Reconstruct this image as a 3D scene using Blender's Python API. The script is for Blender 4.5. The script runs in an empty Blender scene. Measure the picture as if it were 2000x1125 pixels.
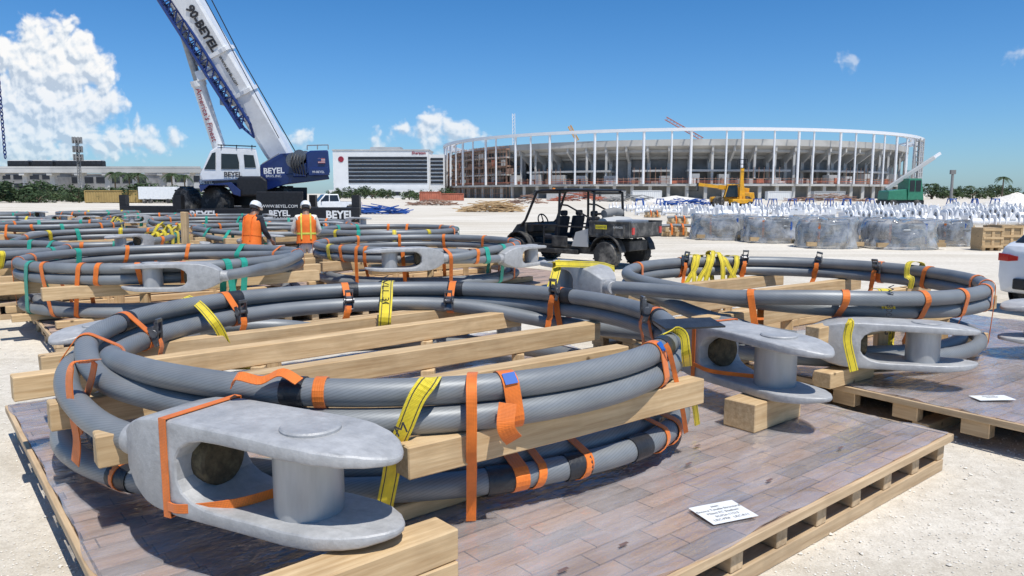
import bpy, bmesh, math, random
from mathutils import Vector, Matrix, noise
R=math.radians; PI=math.pi
random.seed(7)
scn=bpy.context.scene; COL=scn.collection
F=1450.; PIT=math.atan((562.5-378)/F); CH=1.9
cp,sp=math.cos(PIT),math.sin(PIT)
V=Vector
def ray(px,py):
    u=(px-1000)/F; v=-(py-562.5)/F
    return V((u,cp+v*sp,-sp+v*cp))
def P(px,py,z):
    r=ray(px,py); t=(z-CH)/r.z; return V((r.x*t,r.y*t,z))
def Q(px,py,d):
    r=ray(px,py); t=d/r.y; return V((r.x*t,d,CH+r.z*t))
def G(px,d): return V(((px-1000)/F*d*1.0,d,0))
LOC={}
def tag(o,label=None,cat=None,group=None,kind=None):
    if label:o['label']=label
    if cat:o['category']=cat
    if group:o['group']=group
    if kind:o['kind']=kind
    return o
def empty(name,loc=(0,0,0),label=None,cat=None,group=None):
    o=bpy.data.objects.new(name,None); COL.objects.link(o); o.location=loc; LOC[o.name]=V(loc)
    o.empty_display_size=.2
    return tag(o,label,cat,group)
def copy_tree(o,parent=None):
    c=o.copy(); COL.objects.link(c)
    if parent is not None: c.parent=parent
    LOC[c.name]=LOC.get(o.name,V((0,0,0)))
    for ch in list(o.children): copy_tree(ch,c)
    return c
class MB:
    def __init__(s): s.v=[];s.f=[];s.u=[];s.hasuv=False
    def add(s,vs,fs,us=None):
        b=len(s.v); s.v+=[V(v) for v in vs]
        for i,f in enumerate(fs):
            s.f.append([b+k for k in f]); s.u.append(us[i] if us else None)
        if us: s.hasuv=True
        return s
    def box(s,c,d,M3=None):
        h=[x/2 for x in d]; c=V(c)
        vs=[V((x,y,z)) for x in (-h[0],h[0]) for y in (-h[1],h[1]) for z in (-h[2],h[2])]
        if M3 is not None: vs=[M3@v for v in vs]
        return s.add([c+v for v in vs],[(0,1,3,2),(4,6,7,5),(0,4,5,1),(2,3,7,6),(0,2,6,4),(1,5,7,3)])
    def bar(s,p0,p1,w,h,up=(0,0,1)):
        p0=V(p0);p1=V(p1);x=(p1-p0);L=x.length;x.normalize();up=V(up)
        if abs(x.dot(up))>.98: up=V((1,0,0))
        y=up.cross(x).normalized();z=x.cross(y)
        M3=Matrix((x,y,z)).transposed()
        return s.box((p0+p1)/2,(L,w,h),M3)
    def prism(s,poly,e):
        poly=[V(p) for p in poly];e=V(e);n=len(poly)
        return s.add(poly+[p+e for p in poly],[list(range(n))[::-1],list(range(n,2*n))]+[(i,(i+1)%n,n+(i+1)%n,n+i) for i in range(n)])
    def loft(s,rings,cap=True,closed=False):
        n=len(rings[0]);m=len(rings);vs=[p for r in rings for p in r];fs=[]
        for i in range(m if closed else m-1):
            a=i*n;b=((i+1)%m)*n
            for j in range(n): fs.append((a+j,a+(j+1)%n,b+(j+1)%n,b+j))
        if cap and not closed: fs.append(list(range(n))[::-1]);fs.append([(m-1)*n+j for j in range(n)])
        return s.add(vs,fs)
    def tube(s,pts,r,n=10,closed=False,cap=True):
        pts=[V(p) for p in pts];m=len(pts);rad=r if isinstance(r,(list,tuple)) else [r]*m
        T=[]
        for i in range(m):
            if closed:a=pts[i-1];b=pts[(i+1)%m]
            else:a=pts[max(i-1,0)];b=pts[min(i+1,m-1)]
            d=b-a
            T.append(d.normalized() if d.length>1e-9 else V((0,0,1)))
        up=V((0,0,1))
        if abs(T[0].z)>.9: up=V((1,0,0))
        N=(up-T[0]*up.dot(T[0])).normalized();vs=[]
        for i in range(m):
            N=(N-T[i]*N.dot(T[i])).normalized();B=T[i].cross(N)
            for j in range(n):
                a=2*PI*j/n; vs.append(pts[i]+(N*math.cos(a)+B*math.sin(a))*rad[i])
        fs=[];us=[];L=0
        for i in range(m if closed else m-1):
            k=(i+1)%m;dl=(pts[k]-pts[i]).length
            for j in range(n):
                fs.append((i*n+j,i*n+(j+1)%n,k*n+(j+1)%n,k*n+j))
                us.append(((j/n,L),((j+1)/n,L),((j+1)/n,L+dl),(j/n,L+dl)))
            L+=dl
        if cap and not closed:
            fs.append(list(range(n))[::-1]);us.append([(0,0)]*n)
            fs.append([(m-1)*n+j for j in range(n)]);us.append([(0,0)]*n)
        return s.add(vs,fs,us)
    def cyl(s,p0,p1,r0,r1=None,n=16): return s.tube([p0,p1],[r0,r0 if r1 is None else r1],n)
    def lathe(s,prof,o=(0,0,0),n=20,ax=(0,0,1)):
        ax=V(ax).normalized();up=V((1,0,0)) if abs(ax.x)<.9 else V((0,1,0))
        x=(up-ax*up.dot(ax)).normalized();y=ax.cross(x);o=V(o)
        return s.loft([[o+ax*z+(x*math.cos(2*PI*j/n)+y*math.sin(2*PI*j/n))*r for j in range(n)] for r,z in prof])
    def ribbon(s,pts,wd,w,t=.004,closed=False):
        pts=[V(p) for p in pts];m=len(pts);vs=[]
        wds=wd if isinstance(wd,list) else [V(wd)]*m
        for i in range(m):
            if closed:a=pts[i-1];b=pts[(i+1)%m]
            else:a=pts[max(i-1,0)];b=pts[min(i+1,m-1)]
            T=(b-a).normalized();W=V(wds[i]);W=(W-T*W.dot(T)).normalized();N=T.cross(W)
            for sx,sn in ((-1,-1),(1,-1),(1,1),(-1,1)): vs.append(pts[i]+W*(w/2*sx)+N*(t/2*sn))
        fs=[];us=[];L=0
        uu=((0,1),(1,1),(1,0),(0,0))
        for i in range(m if closed else m-1):
            k=(i+1)%m;dl=(pts[k]-pts[i]).length
            for j in range(4):
                fs.append((i*4+j,i*4+(j+1)%4,k*4+(j+1)%4,k*4+j));a,b=uu[j]
                us.append(((a,L),(b,L),(b,L+dl),(a,L+dl)))
            L+=dl
        if not closed:
            fs+= [(3,2,1,0),tuple((m-1)*4+j for j in range(4))];us+=[[(0,0)]*4]*2
        return s.add(vs,fs,us)
    def sphere(s,c,r,n=12,m=8):
        c=V(c);r=(r,r,r) if not isinstance(r,(tuple,list)) else r
        rings=[[c+V((r[0]*math.sin(a)*math.cos(2*PI*j/n),r[1]*math.sin(a)*math.sin(2*PI*j/n),-r[2]*math.cos(a))) for j in range(n)] for a in [PI*(i+.02)/(m+.04) if i==0 else PI*i/m if i<m else PI*.998 for i in range(m+1)]]
        return s.loft(rings)
    def mesh(s,name,mat=None,off=V((0,0,0)),smooth=None,bevel=0,seg=2,recalc=True):
        me=bpy.data.meshes.new(name); me.from_pydata([v-off for v in s.v],[],s.f)
        if s.hasuv:
            uv=me.uv_layers.new(name='UVMap').data
            for pi,p in enumerate(me.polygons):
                u=s.u[pi]
                for q,li in enumerate(p.loop_indices):
                    uv[li].uv=u[q] if u else (0,0)
        if recalc or bevel:
            bm=bmesh.new();bm.from_mesh(me)
            if recalc: bmesh.ops.recalc_face_normals(bm,faces=bm.faces)
            if bevel:
                es=[e for e in bm.edges if len(e.link_faces)==2 and e.calc_face_angle(0)>R(30)]
                bmesh.ops.bevel(bm,geom=es,offset=bevel,segments=seg,affect='EDGES',profile=.5,clamp_overlap=True)
            bm.to_mesh(me);bm.free()
        if smooth is not None:
            me.polygons.foreach_set('use_smooth',[True]*len(me.polygons)); me.set_sharp_from_angle(angle=R(smooth))
        if mat: me.materials.append(mat)
        return me
    def build(s,name,mat,parent=None,base=None,smooth=None,bevel=0,seg=2,recalc=True):
        if parent is not None: off=LOC[parent.name]
        elif base is not None: off=V(base)
        else:
            xs=[v.x for v in s.v];ys=[v.y for v in s.v];zs=[v.z for v in s.v]
            off=V(((min(xs)+max(xs))/2,(min(ys)+max(ys))/2,min(zs)))
        me=s.mesh(name,mat,off,smooth,bevel,seg,recalc)
        o=bpy.data.objects.new(name,me);COL.objects.link(o)
        if parent is not None:o.parent=parent
        else:o.location=off
        LOC[o.name]=off
        return o
def fr(o,x,y):
    x=V(x).normalized();z=x.cross(V(y)).normalized();y=z.cross(x)
    M=Matrix((x,y,z)).transposed().to_4x4();M.translation=V(o);return M
def text(body,size,mat,parent,o,x,y,name='lettering',ext=.002,align='CENTER',bold=0):
    cu=bpy.data.curves.new('t','FONT');cu.body=body;cu.size=size;cu.align_x=align;cu.align_y='CENTER';cu.extrude=ext;cu.resolution_u=2;cu.offset=bold
    t=bpy.data.objects.new('t',cu);COL.objects.link(t)
    dg=bpy.context.evaluated_depsgraph_get();dg.update()
    me=bpy.data.meshes.new_from_object(t.evaluated_get(dg))
    bpy.data.objects.remove(t);me.name=name
    M=fr(o,x,y);off=LOC[parent.name] if parent else V(o)
    me.transform(Matrix.Translation(-off)@M)
    me.materials.clear();me.materials.append(mat)
    ob=bpy.data.objects.new(name,me);COL.objects.link(ob)
    if parent:ob.parent=parent
    LOC[ob.name]=off
    return ob
# ------------------------------------------------------------------ materials
def ramp(N,L,fac,p0,c0,p1,c1):
    r=N.new('ShaderNodeValToRGB');e=r.color_ramp.elements
    e[0].position=p0;e[1].position=p1;e[0].color=(*c0,1);e[1].color=(*c1,1);L.new(fac,r.inputs[0]);return r.outputs[0]
def mixc(N,L,fac,a,b):
    m=N.new('ShaderNodeMix');m.data_type='RGBA'
    for s,i in ((fac,0),(a,6),(b,7)):
        if isinstance(s,(int,float)): m.inputs[i].default_value=s
        elif isinstance(s,tuple): m.inputs[i].default_value=(*s,1)
        else: L.new(s,m.inputs[i])
    return m.outputs[2]
def nz(N,L,vec,sc,det=5,ro=.6,dim='3D'):
    n=N.new('ShaderNodeTexNoise');n.noise_dimensions=dim;n.inputs['Scale'].default_value=sc;n.inputs['Detail'].default_value=det;n.inputs['Roughness'].default_value=ro
    L.new(vec,n.inputs['Vector']);return n.outputs[0]
def mathn(N,L,op,a,b=None,c=None):
    m=N.new('ShaderNodeMath');m.operation=op
    for i,s in enumerate((a,b,c)):
        if s is None: continue
        if isinstance(s,(int,float)): m.inputs[i].default_value=s
        else: L.new(s,m.inputs[i])
    return m.outputs[0]
def vmul(N,L,a,b):
    vm=N.new('ShaderNodeVectorMath');vm.operation='MULTIPLY'
    for i,s in enumerate((a,b)):
        if isinstance(s,tuple): vm.inputs[i].default_value=s
        else: L.new(s,vm.inputs[i])
    return vm.outputs[0]
def bumpn(N,L,h,st,dist,b):
    bp=N.new('ShaderNodeBump');bp.inputs['Strength'].default_value=st;bp.inputs['Distance'].default_value=dist
    L.new(h,bp.inputs['Height']);L.new(bp.outputs[0],b.inputs['Normal']);return bp
def start(name):
    m=bpy.data.materials.new(name);m.use_nodes=True;t=m.node_tree;N=t.nodes;L=t.links
    tc=N.new('ShaderNodeTexCoord')
    return m,N,L,N['Principled BSDF'],tc
def mk(name,col,rough=.6,metal=0.,var=.15,scale=5.,bump=0.,bscale=50.,stretch=(1,1,1),dirt=None,damt=.6,dscale=2.,coat=0.):
    m,N,L,b,tc=start(name)
    mp=N.new('ShaderNodeMapping');mp.inputs['Scale'].default_value=stretch;L.new(tc.outputs['Object'],mp.inputs['Vector']);vec=mp.outputs[0]
    out=ramp(N,L,nz(N,L,vec,scale,3),.32,tuple(c*(1-var) for c in col),.7,tuple(min(1,c*(1+var)) for c in col))
    if dirt:
        d=ramp(N,L,nz(N,L,vec,dscale,4,.65),.5,(0,0,0),.72,(damt,damt,damt))
        out=mixc(N,L,d,out,dirt)
    L.new(out,b.inputs['Base Color']);b.inputs['Roughness'].default_value=rough;b.inputs['Metallic'].default_value=metal
    b.inputs['Coat Weight'].default_value=coat
    if bump: bumpn(N,L,nz(N,L,vec,bscale,3),bump,.01,b)
    return m
def ground_mat():
    m,N,L,b,tc=start('limestone_gravel');o=tc.outputs['Object']
    a=ramp(N,L,nz(N,L,o,.12,4,.65),.35,(.71,.645,.54),.65,(.83,.775,.685))
    c=ramp(N,L,nz(N,L,o,9,5,.72),.35,(.84,.825,.80),.62,(1.03,1.03,1.02))
    vo=N.new('ShaderNodeTexVoronoi');vo.inputs['Scale'].default_value=90;L.new(o,vo.inputs['Vector'])
    s=ramp(N,L,vo.outputs['Distance'],.0,(1.03,1.03,1.03),.8,(.83,.82,.80))
    tr=N.new('ShaderNodeMapping');tr.inputs['Scale'].default_value=(.05,.9,1);tr.inputs['Rotation'].default_value=(0,0,.12);L.new(o,tr.inputs['Vector'])
    t2=ramp(N,L,nz(N,L,tr.outputs[0],1,3,.6),.4,(.90,.89,.87),.6,(1.03,1.03,1.03))
    L.new(vmul(N,L,vmul(N,L,vmul(N,L,a,c),s),t2),b.inputs['Base Color']);b.inputs['Roughness'].default_value=.95
    b.inputs['Specular IOR Level'].default_value=.1
    bumpn(N,L,nz(N,L,o,26,5,.78),.5,.022,b);return m
def wood_mat(name,c0,c1,rnd=.12):
    m,N,L,b,tc=start(name)
    oi=N.new('ShaderNodeObjectInfo')
    ad=N.new('ShaderNodeVectorMath');ad.operation='ADD';L.new(tc.outputs['Object'],ad.inputs[0])
    cmb=N.new('ShaderNodeCombineXYZ');L.new(mathn(N,L,'MULTIPLY',oi.outputs['Random'],37.),cmb.inputs[0]);L.new(mathn(N,L,'MULTIPLY',oi.outputs['Random'],11.),cmb.inputs[1]);L.new(cmb.outputs[0],ad.inputs[1])
    mp=N.new('ShaderNodeMapping');mp.inputs['Scale'].default_value=(1.2,22,22);L.new(ad.outputs[0],mp.inputs['Vector'])
    g=nz(N,L,mp.outputs[0],1.5,5,.65)
    out=ramp(N,L,g,.33,c0,.66,c1)
    k=nz(N,L,ad.outputs[0],3,3,.6);out=mixc(N,L,ramp(N,L,k,.5,(0,0,0),.8,(.5,.5,.5)),out,tuple(x*.6 for x in c0))
    vo=N.new('ShaderNodeTexVoronoi');vo.inputs['Scale'].default_value=3.3;L.new(ad.outputs[0],vo.inputs['Vector'])
    kn=ramp(N,L,vo.outputs['Distance'],.04,(1,1,1),.09,(0,0,0));out=mixc(N,L,kn,out,tuple(x*.35 for x in c0))
    vm=N.new('ShaderNodeVectorMath');vm.operation='SCALE';L.new(out,vm.inputs[0])
    L.new(mathn(N,L,'MULTIPLY_ADD',oi.outputs['Random'],2*rnd,1-rnd),vm.inputs['Scale'])
    L.new(vm.outputs[0],b.inputs['Base Color']);b.inputs['Roughness'].default_value=.75
    bumpn(N,L,g,.4,.006,b);return m
def plank_mat():
    m,N,L,b,tc=start('pallet_plank');o=tc.outputs['Object']
    s=N.new('ShaderNodeSeparateXYZ');L.new(o,s.inputs[0])
    fl=mathn(N,L,'FLOOR',mathn(N,L,'DIVIDE',s.outputs[1],.123))
    wn=N.new('ShaderNodeTexWhiteNoise');wn.noise_dimensions='1D';L.new(fl,wn.inputs['W'])
    cmb=N.new('ShaderNodeCombineXYZ');L.new(mathn(N,L,'ADD',s.outputs[0],mathn(N,L,'MULTIPLY',wn.outputs['Value'],31.)),cmb.inputs[0]);L.new(mathn(N,L,'MULTIPLY',s.outputs[1],20.),cmb.inputs[1])
    g=nz(N,L,cmb.outputs[0],1.6,5,.65)
    out=ramp(N,L,g,.33,(.31,.225,.175),.68,(.47,.365,.295))
    xx=mathn(N,L,'ADD',mathn(N,L,'DIVIDE',s.outputs[0],.40),mathn(N,L,'MULTIPLY',wn.outputs['Value'],3.))
    jt=mathn(N,L,'LESS_THAN',mathn(N,L,'FRACT',xx),.02)
    wn2=N.new('ShaderNodeTexWhiteNoise');wn2.noise_dimensions='2D';c2=N.new('ShaderNodeCombineXYZ');L.new(mathn(N,L,'FLOOR',xx),c2.inputs[0]);L.new(fl,c2.inputs[1]);L.new(c2.outputs[0],wn2.inputs['Vector'])
    r=N.new('ShaderNodeValToRGB');e=r.color_ramp.elements;e[0].position=0;e[0].color=(.70,.74,.78,1);e[1].position=1;e[1].color=(1.22,1.15,1.08,1);k=e.new(.45);k.color=(1.0,.95,.94,1);k=e.new(.14);k.color=(.60,.63,.66,1);k=e.new(.18);k.color=(.86,.84,.82,1);L.new(wn2.outputs['Value'],r.inputs[0])
    out=vmul(N,L,out,r.outputs[0])
    wet=ramp(N,L,nz(N,L,o,1.1,4,.6),.55,(0,0,0),.68,(.4,.4,.4))
    out=mixc(N,L,wet,out,(.20,.145,.115));out=mixc(N,L,jt,out,(.07,.05,.045))
    L.new(out,b.inputs['Base Color']);b.inputs['Roughness'].default_value=.6;bumpn(N,L,g,.35,.006,b);return m
def cable_mat(name,col,n=26,pitch=6.):
    m,N,L,b,tc=start(name)
    s=N.new('ShaderNodeSeparateXYZ');L.new(tc.outputs['UV'],s.inputs[0])
    x=mathn(N,L,'ADD',mathn(N,L,'MULTIPLY',s.outputs[0],float(n)),mathn(N,L,'MULTIPLY',s.outputs[1],pitch*4))
    w=mathn(N,L,'PINGPONG',x,.5)
    a=ramp(N,L,w,.0,tuple(c*.76 for c in col),.2,col)  # groove shade between strands put into the colour as well as the bump
    d=ramp(N,L,nz(N,L,tc.outputs['Object'],2.2,4,.6),.3,(.78,.79,.80),.72,(1.16,1.16,1.14))
    L.new(vmul(N,L,a,d),b.inputs['Base Color']);b.inputs['Metallic'].default_value=.2;b.inputs['Roughness'].default_value=.48
    bumpn(N,L,w,.12,.002,b);return m
def web_mat(name,col,lines=False):
    m,N,L,b,tc=start(name)
    s=N.new('ShaderNodeSeparateXYZ');L.new(tc.outputs['UV'],s.inputs[0])
    w=mathn(N,L,'PINGPONG',mathn(N,L,'MULTIPLY',s.outputs[1],160.),.5)
    e=mathn(N,L,'PINGPONG',mathn(N,L,'MULTIPLY',s.outputs[0],5.),.5)
    a=ramp(N,L,w,.0,tuple(c*.72 for c in col),.4,col)
    n=ramp(N,L,nz(N,L,tc.outputs['Object'],9,4),.3,(.72,.72,.72),.7,(1.1,1.1,1.1))
    out=vmul(N,L,a,n)
    if lines:
        k=mathn(N,L,'LESS_THAN',mathn(N,L,'ABSOLUTE',mathn(N,L,'SUBTRACT',mathn(N,L,'ABSOLUTE',mathn(N,L,'SUBTRACT',s.outputs[0],.5)),.32)),.035)
        out=mixc(N,L,k,out,(.05,.045,.02))
    L.new(out,b.inputs['Base Color']);b.inputs['Roughness'].default_value=.6
    b.inputs['Sheen Weight'].default_value=.2
    bumpn(N,L,mathn(N,L,'ADD',w,e),.5,.003,b);return m
def galv_mat():
    m,N,L,b,tc=start('galvanised_casting');o=tc.outputs['Object']
    a=ramp(N,L,nz(N,L,o,2.5,4,.6),.3,(.35,.348,.34),.7,(.48,.476,.465))
    c=ramp(N,L,nz(N,L,o,13,5,.72),.35,(.82,.82,.82),.65,(1.06,1.06,1.06))
    mp=N.new('ShaderNodeMapping');mp.inputs['Scale'].default_value=(1.,4,4);L.new(o,mp.inputs['Vector'])
    st=ramp(N,L,nz(N,L,mp.outputs[0],5,5,.7),.56,(0,0,0),.74,(.55,.55,.55))
    L.new(mixc(N,L,st,vmul(N,L,a,c),(.23,.227,.22)),b.inputs['Base Color'])
    b.inputs['Metallic'].default_value=.1
    L.new(ramp(N,L,nz(N,L,o,5,3),.3,(.42,)*3,.7,(.65,)*3),b.inputs['Roughness'])
    bumpn(N,L,nz(N,L,o,34,4,.65),.35,.01,b);return m
def film_mat(name,tint,base,gl,hz,sc=5.,bst=.6,rg=.14,lo=.3,crease=0.,fk=1.):
    m,N,L,b,tc=start(name);N.remove(b);o=tc.outputs['Object']
    out=[n for n in N if n.type=='OUTPUT_MATERIAL'][0]
    tr=N.new('ShaderNodeBsdfTransparent');tr.inputs[0].default_value=(*tint,1)
    g=N.new('ShaderNodeBsdfGlossy');g.inputs['Roughness'].default_value=rg;g.inputs[0].default_value=(.97,.96,.93,1)
    d=N.new('ShaderNodeBsdfDiffuse');d.inputs[0].default_value=(*base,1)
    mp=N.new('ShaderNodeMapping');mp.inputs['Scale'].default_value=(1,2.6,1);mp.inputs['Rotation'].default_value=(0,0,.5);L.new(o,mp.inputs['Vector'])
    h=nz(N,L,mp.outputs[0],sc,3,.5)
    n2=nz(N,L,mp.outputs[0],sc*.5,3,.5)
    rd=mathn(N,L,'MAXIMUM',mathn(N,L,'SUBTRACT',.05,mathn(N,L,'ABSOLUTE',mathn(N,L,'SUBTRACT',n2,.5))),0.)
    h=mathn(N,L,'ADD',h,mathn(N,L,'MULTIPLY',rd,crease))
    bp=N.new('ShaderNodeBump');bp.inputs['Strength'].default_value=bst;bp.inputs['Distance'].default_value=.03;L.new(h,bp.inputs['Height'])
    L.new(bp.outputs[0],g.inputs['Normal'])
    fre=N.new('ShaderNodeFresnel');fre.inputs[0].default_value=1.45
    hzn=ramp(N,L,nz(N,L,mp.outputs[0],1.5,5,.66),.38,(hz*lo,)*3,.68,(hz,)*3)
    m1=N.new('ShaderNodeMixShader');L.new(hzn,m1.inputs[0]);L.new(tr.outputs[0],m1.inputs[1]);L.new(d.outputs[0],m1.inputs[2])
    m2=N.new('ShaderNodeMixShader');L.new(mathn(N,L,'MULTIPLY_ADD',fre.outputs[0],fk,gl),m2.inputs[0]);L.new(m1.outputs[0],m2.inputs[1]);L.new(g.outputs[0],m2.inputs[2])
    L.new(m2.outputs[0],out.inputs[0]);return m
def leaf_mat(name,c0,c1):
    m,N,L,b,tc=start(name);o=tc.outputs['Object']
    L.new(ramp(N,L,nz(N,L,o,.8,2),.3,c0,.7,c1),b.inputs['Base Color']);b.inputs['Roughness'].default_value=.7
    return m
M={}
M['ground']=ground_mat()
M['timber']=wood_mat('sawn_timber',(.46,.295,.14),(.67,.485,.27))
M['plank']=plank_mat()
M['runner']=wood_mat('pallet_runner',(.40,.275,.155),(.59,.435,.265))
M['cable']=cable_mat('locked_coil_cable',(.235,.246,.252))
M['galv']=galv_mat()
M['pin']=mk('machined_pin',(.42,.42,.415),.42,.3,.12,8,.1,60,(1,1,.2),dirt=(.27,.27,.265),damt=.45,dscale=6)
M['plug']=mk('resin_plug',(.085,.065,.035),.8,0,.6,16,.5,40,dirt=(.2,.17,.09),damt=.7,dscale=14)
M['orange']=web_mat('orange_webbing',(.90,.205,.012))
M['yellow']=web_mat('yellow_webbing',(.88,.68,.02),True)
M['teal']=web_mat('teal_webbing',(.01,.38,.27))
M['black']=mk('black_steel',(.018,.018,.02),.45,.2,.3,8)
M['cartblack']=mk('dusty_black_plastic',(.022,.022,.022),.65,0,.3,8,dirt=(.22,.205,.18),damt=.55,dscale=3)
M['cartbed']=mk('dusty_grey_bed',(.06,.058,.055),.7,0,.3,6,dirt=(.28,.26,.23),damt=.6,dscale=3)
M['rubber']=mk('black_rubber',(.02,.021,.024),.5,0,.4,12,.4,60,coat=.15)
M['ratchet']=mk('ratchet_steel',(.16,.16,.165),.35,.6,.3,20)
M['blue_tag']=mk('blue_tag',(.02,.12,.45),.4)
M['film']=film_mat('clear_film',(.965,.955,.955),(.66,.635,.655),.06,.48,6.,.75,.09,.3,3.,1.2)
M['wrap']=film_mat('pallet_wrap',(.95,.955,.96),(.68,.685,.68),.05,.62,4.,.9)
M['paper']=mk('paper',(.74,.75,.74),.7,0,.05)
M['ink']=mk('ink',(.03,.03,.035),.7)
M['print']=mk('grey_print',(.20,.20,.21),.7)
M['stamp']=mk('plank_stamp',(.16,.10,.09),.8)
M['white']=mk('white_paint',(.74,.75,.75),.35,0,.05,3,dirt=(.5,.49,.46),damt=.3,coat=.3)
M['white_steel']=mk('white_primed_steel',(.79,.79,.79),.45,0,.06,3)
M['blue']=mk('blue_paint',(.008,.022,.115),.3,0,.12,3,coat=.4)
M['jib']=mk('jib_blue',(.012,.035,.16),.4)
M['glass']=mk('dark_glass',(.02,.025,.03),.06,0,.2,2)
M['tyre']=mk('tyre',(.03,.03,.03),.85,0,.25,8,.3,40,dirt=(.38,.35,.30),damt=.7)
M['rim']=mk('grey_rim',(.30,.31,.32),.4,.4)
M['red']=mk('red_paint',(.35,.015,.015),.35,coat=.3)
M['redtext']=mk('red_lettering',(.30,.02,.04),.5)
M['yel']=mk('yellow_machine',(.78,.38,.01),.4,0,.12,3,dirt=(.25,.17,.06),coat=.2)
M['green']=mk('green_machine',(.03,.19,.11),.4,coat=.2)
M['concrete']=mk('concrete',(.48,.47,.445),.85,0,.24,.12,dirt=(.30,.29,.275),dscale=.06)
M['concrete_d']=mk('dark_concrete',(.25,.245,.235),.9,0,.3,.2)  # darker grey concrete for back walls, roofs and masts
M['brown']=mk('scaffold_boards',(.33,.20,.14),.85,0,.4,.3)
M['rail']=mk('orange_barrier',(.45,.14,.08),.7,0,.3,.4)
M['stucco']=mk('white_stucco',(.70,.70,.685),.8,0,.06,.2)
M['window']=mk('dark_window_band',(.014,.018,.025),.8,0,.4,.35)
M['grey']=mk('grey_building',(.45,.45,.44),.85,0,.15,.1)
M['tan']=mk('tan_container',(.36,.25,.09),.7,0,.2,.5)
M['leaf']=leaf_mat('leaf_dark',(.022,.042,.012),(.055,.095,.028))
M['leaf2']=leaf_mat('leaf_light',(.036,.062,.02),(.085,.13,.04))
M['bark']=mk('bark',(.16,.12,.08),.9,0,.3,4)
M['skin']=mk('skin',(.26,.13,.08),.55,0,.08)
M['vest']=mk('orange_vest',(.95,.19,.02),.7,0,.12,10)
M['band']=mk('reflective_band',(.66,.66,.10),.5)
M['darkcloth']=mk('dark_cloth',(.025,.027,.035),.85,0,.3,12)
M['lightcloth']=mk('light_cloth',(.80,.74,.64),.85,0,.1,10,.3,20)
M['silver']=mk('reflective_silver',(.6,.6,.58),.4)
M['helmet']=mk('white_helmet',(.76,.76,.74),.3,coat=.3)
M['tail']=mk('tail_light',(.50,.008,.01),.15,coat=.5)
M['lamp']=mk('lamp_lens',(.75,.75,.75),.15,coat=.5)
M['amber']=mk('amber_beacon',(.9,.28,.01),.3)
M['crate']=wood_mat('crate_board',(.33,.22,.11),(.50,.36,.20))
M['stone']=mk('gravel_stone',(.74,.69,.60),.95,0,.2,3)
M['bluesteel']=mk('blue_steel',(.02,.09,.35),.5)
M['sticker']=mk('sticker_yellow',(.75,.62,.03),.5)
# ------------------------------------------------------------------ camera, light, world
cam=bpy.data.cameras.new('camera');cam.sensor_width=36;cam.lens=36*F/2000;cam.clip_start=.05;cam.clip_end=20000
co=bpy.data.objects.new('camera',cam);COL.objects.link(co);co.location=(0,0,CH);co.rotation_euler=(PI/2-PIT,0,0);scn.camera=co
S=V((.22,-.36,.90)).normalized();elev=math.asin(S.z);az=math.atan2(S.x,S.y)
sl=bpy.data.lights.new('sun','SUN');sl.energy=4.6;sl.angle=R(.53);sl.color=(1,.965,.91)
so=bpy.data.objects.new('sun',sl);COL.objects.link(so);so.rotation_euler=S.to_track_quat('Z','Y').to_euler();so.location=(5,-10,30)
w=bpy.data.worlds.new('World');scn.world=w;w.use_nodes=True;N=w.node_tree.nodes;L=w.node_tree.links
def cloud_group(balls):
    g=bpy.data.node_groups.new('cloud_height','ShaderNodeTree')
    g.interface.new_socket('P',in_out='INPUT',socket_type='NodeSocketVector');g.interface.new_socket('H',in_out='OUTPUT',socket_type='NodeSocketFloat')
    n=g.nodes;l=g.links;gi=n.new('NodeGroupInput');go=n.new('NodeGroupOutput');p=gi.outputs[0]
    wn=n.new('ShaderNodeTexNoise');wn.noise_dimensions='2D';wn.inputs['Scale'].default_value=16;wn.inputs['Detail'].default_value=4;l.new(p,wn.inputs['Vector'])
    s=n.new('ShaderNodeVectorMath');s.operation='MULTIPLY_ADD';l.new(wn.outputs[1],s.inputs[0]);s.inputs[1].default_value=(.035,.03,0);s.inputs[2].default_value=(-.0175,-.015,0)
    a=n.new('ShaderNodeVectorMath');a.operation='ADD';l.new(p,a.inputs[0]);l.new(s.outputs[0],a.inputs[1]);pw=a.outputs[0]
    acc=None
    for (px,py,r) in balls:
        c=ray(px,py);d=n.new('ShaderNodeVectorMath');d.operation='DISTANCE';l.new(pw,d.inputs[0]);d.inputs[1].default_value=(c.x/c.y,c.z/c.y,0)
        v=mathn(n,l,'SUBTRACT',r/F,d.outputs['Value'])
        acc=v if acc is None else mathn(n,l,'SMOOTH_MAX',acc,v,.008)
    for sc,am in ((30,.020),(66,.012),(150,.006)):
        vo=n.new('ShaderNodeTexVoronoi');vo.voronoi_dimensions='2D';vo.feature='SMOOTH_F1';vo.inputs['Scale'].default_value=sc;vo.inputs['Smoothness'].default_value=.45;l.new(pw,vo.inputs['Vector'])
        acc=mathn(n,l,'ADD',acc,mathn(n,l,'MULTIPLY_ADD',vo.outputs['Distance'],-am,am*.5))
    fb=nz(n,l,p,90,7,.62,'2D');acc=mathn(n,l,'ADD',acc,mathn(n,l,'MULTIPLY_ADD',fb,.014,-.0055))
    l.new(acc,go.inputs[0]);return g
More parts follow.
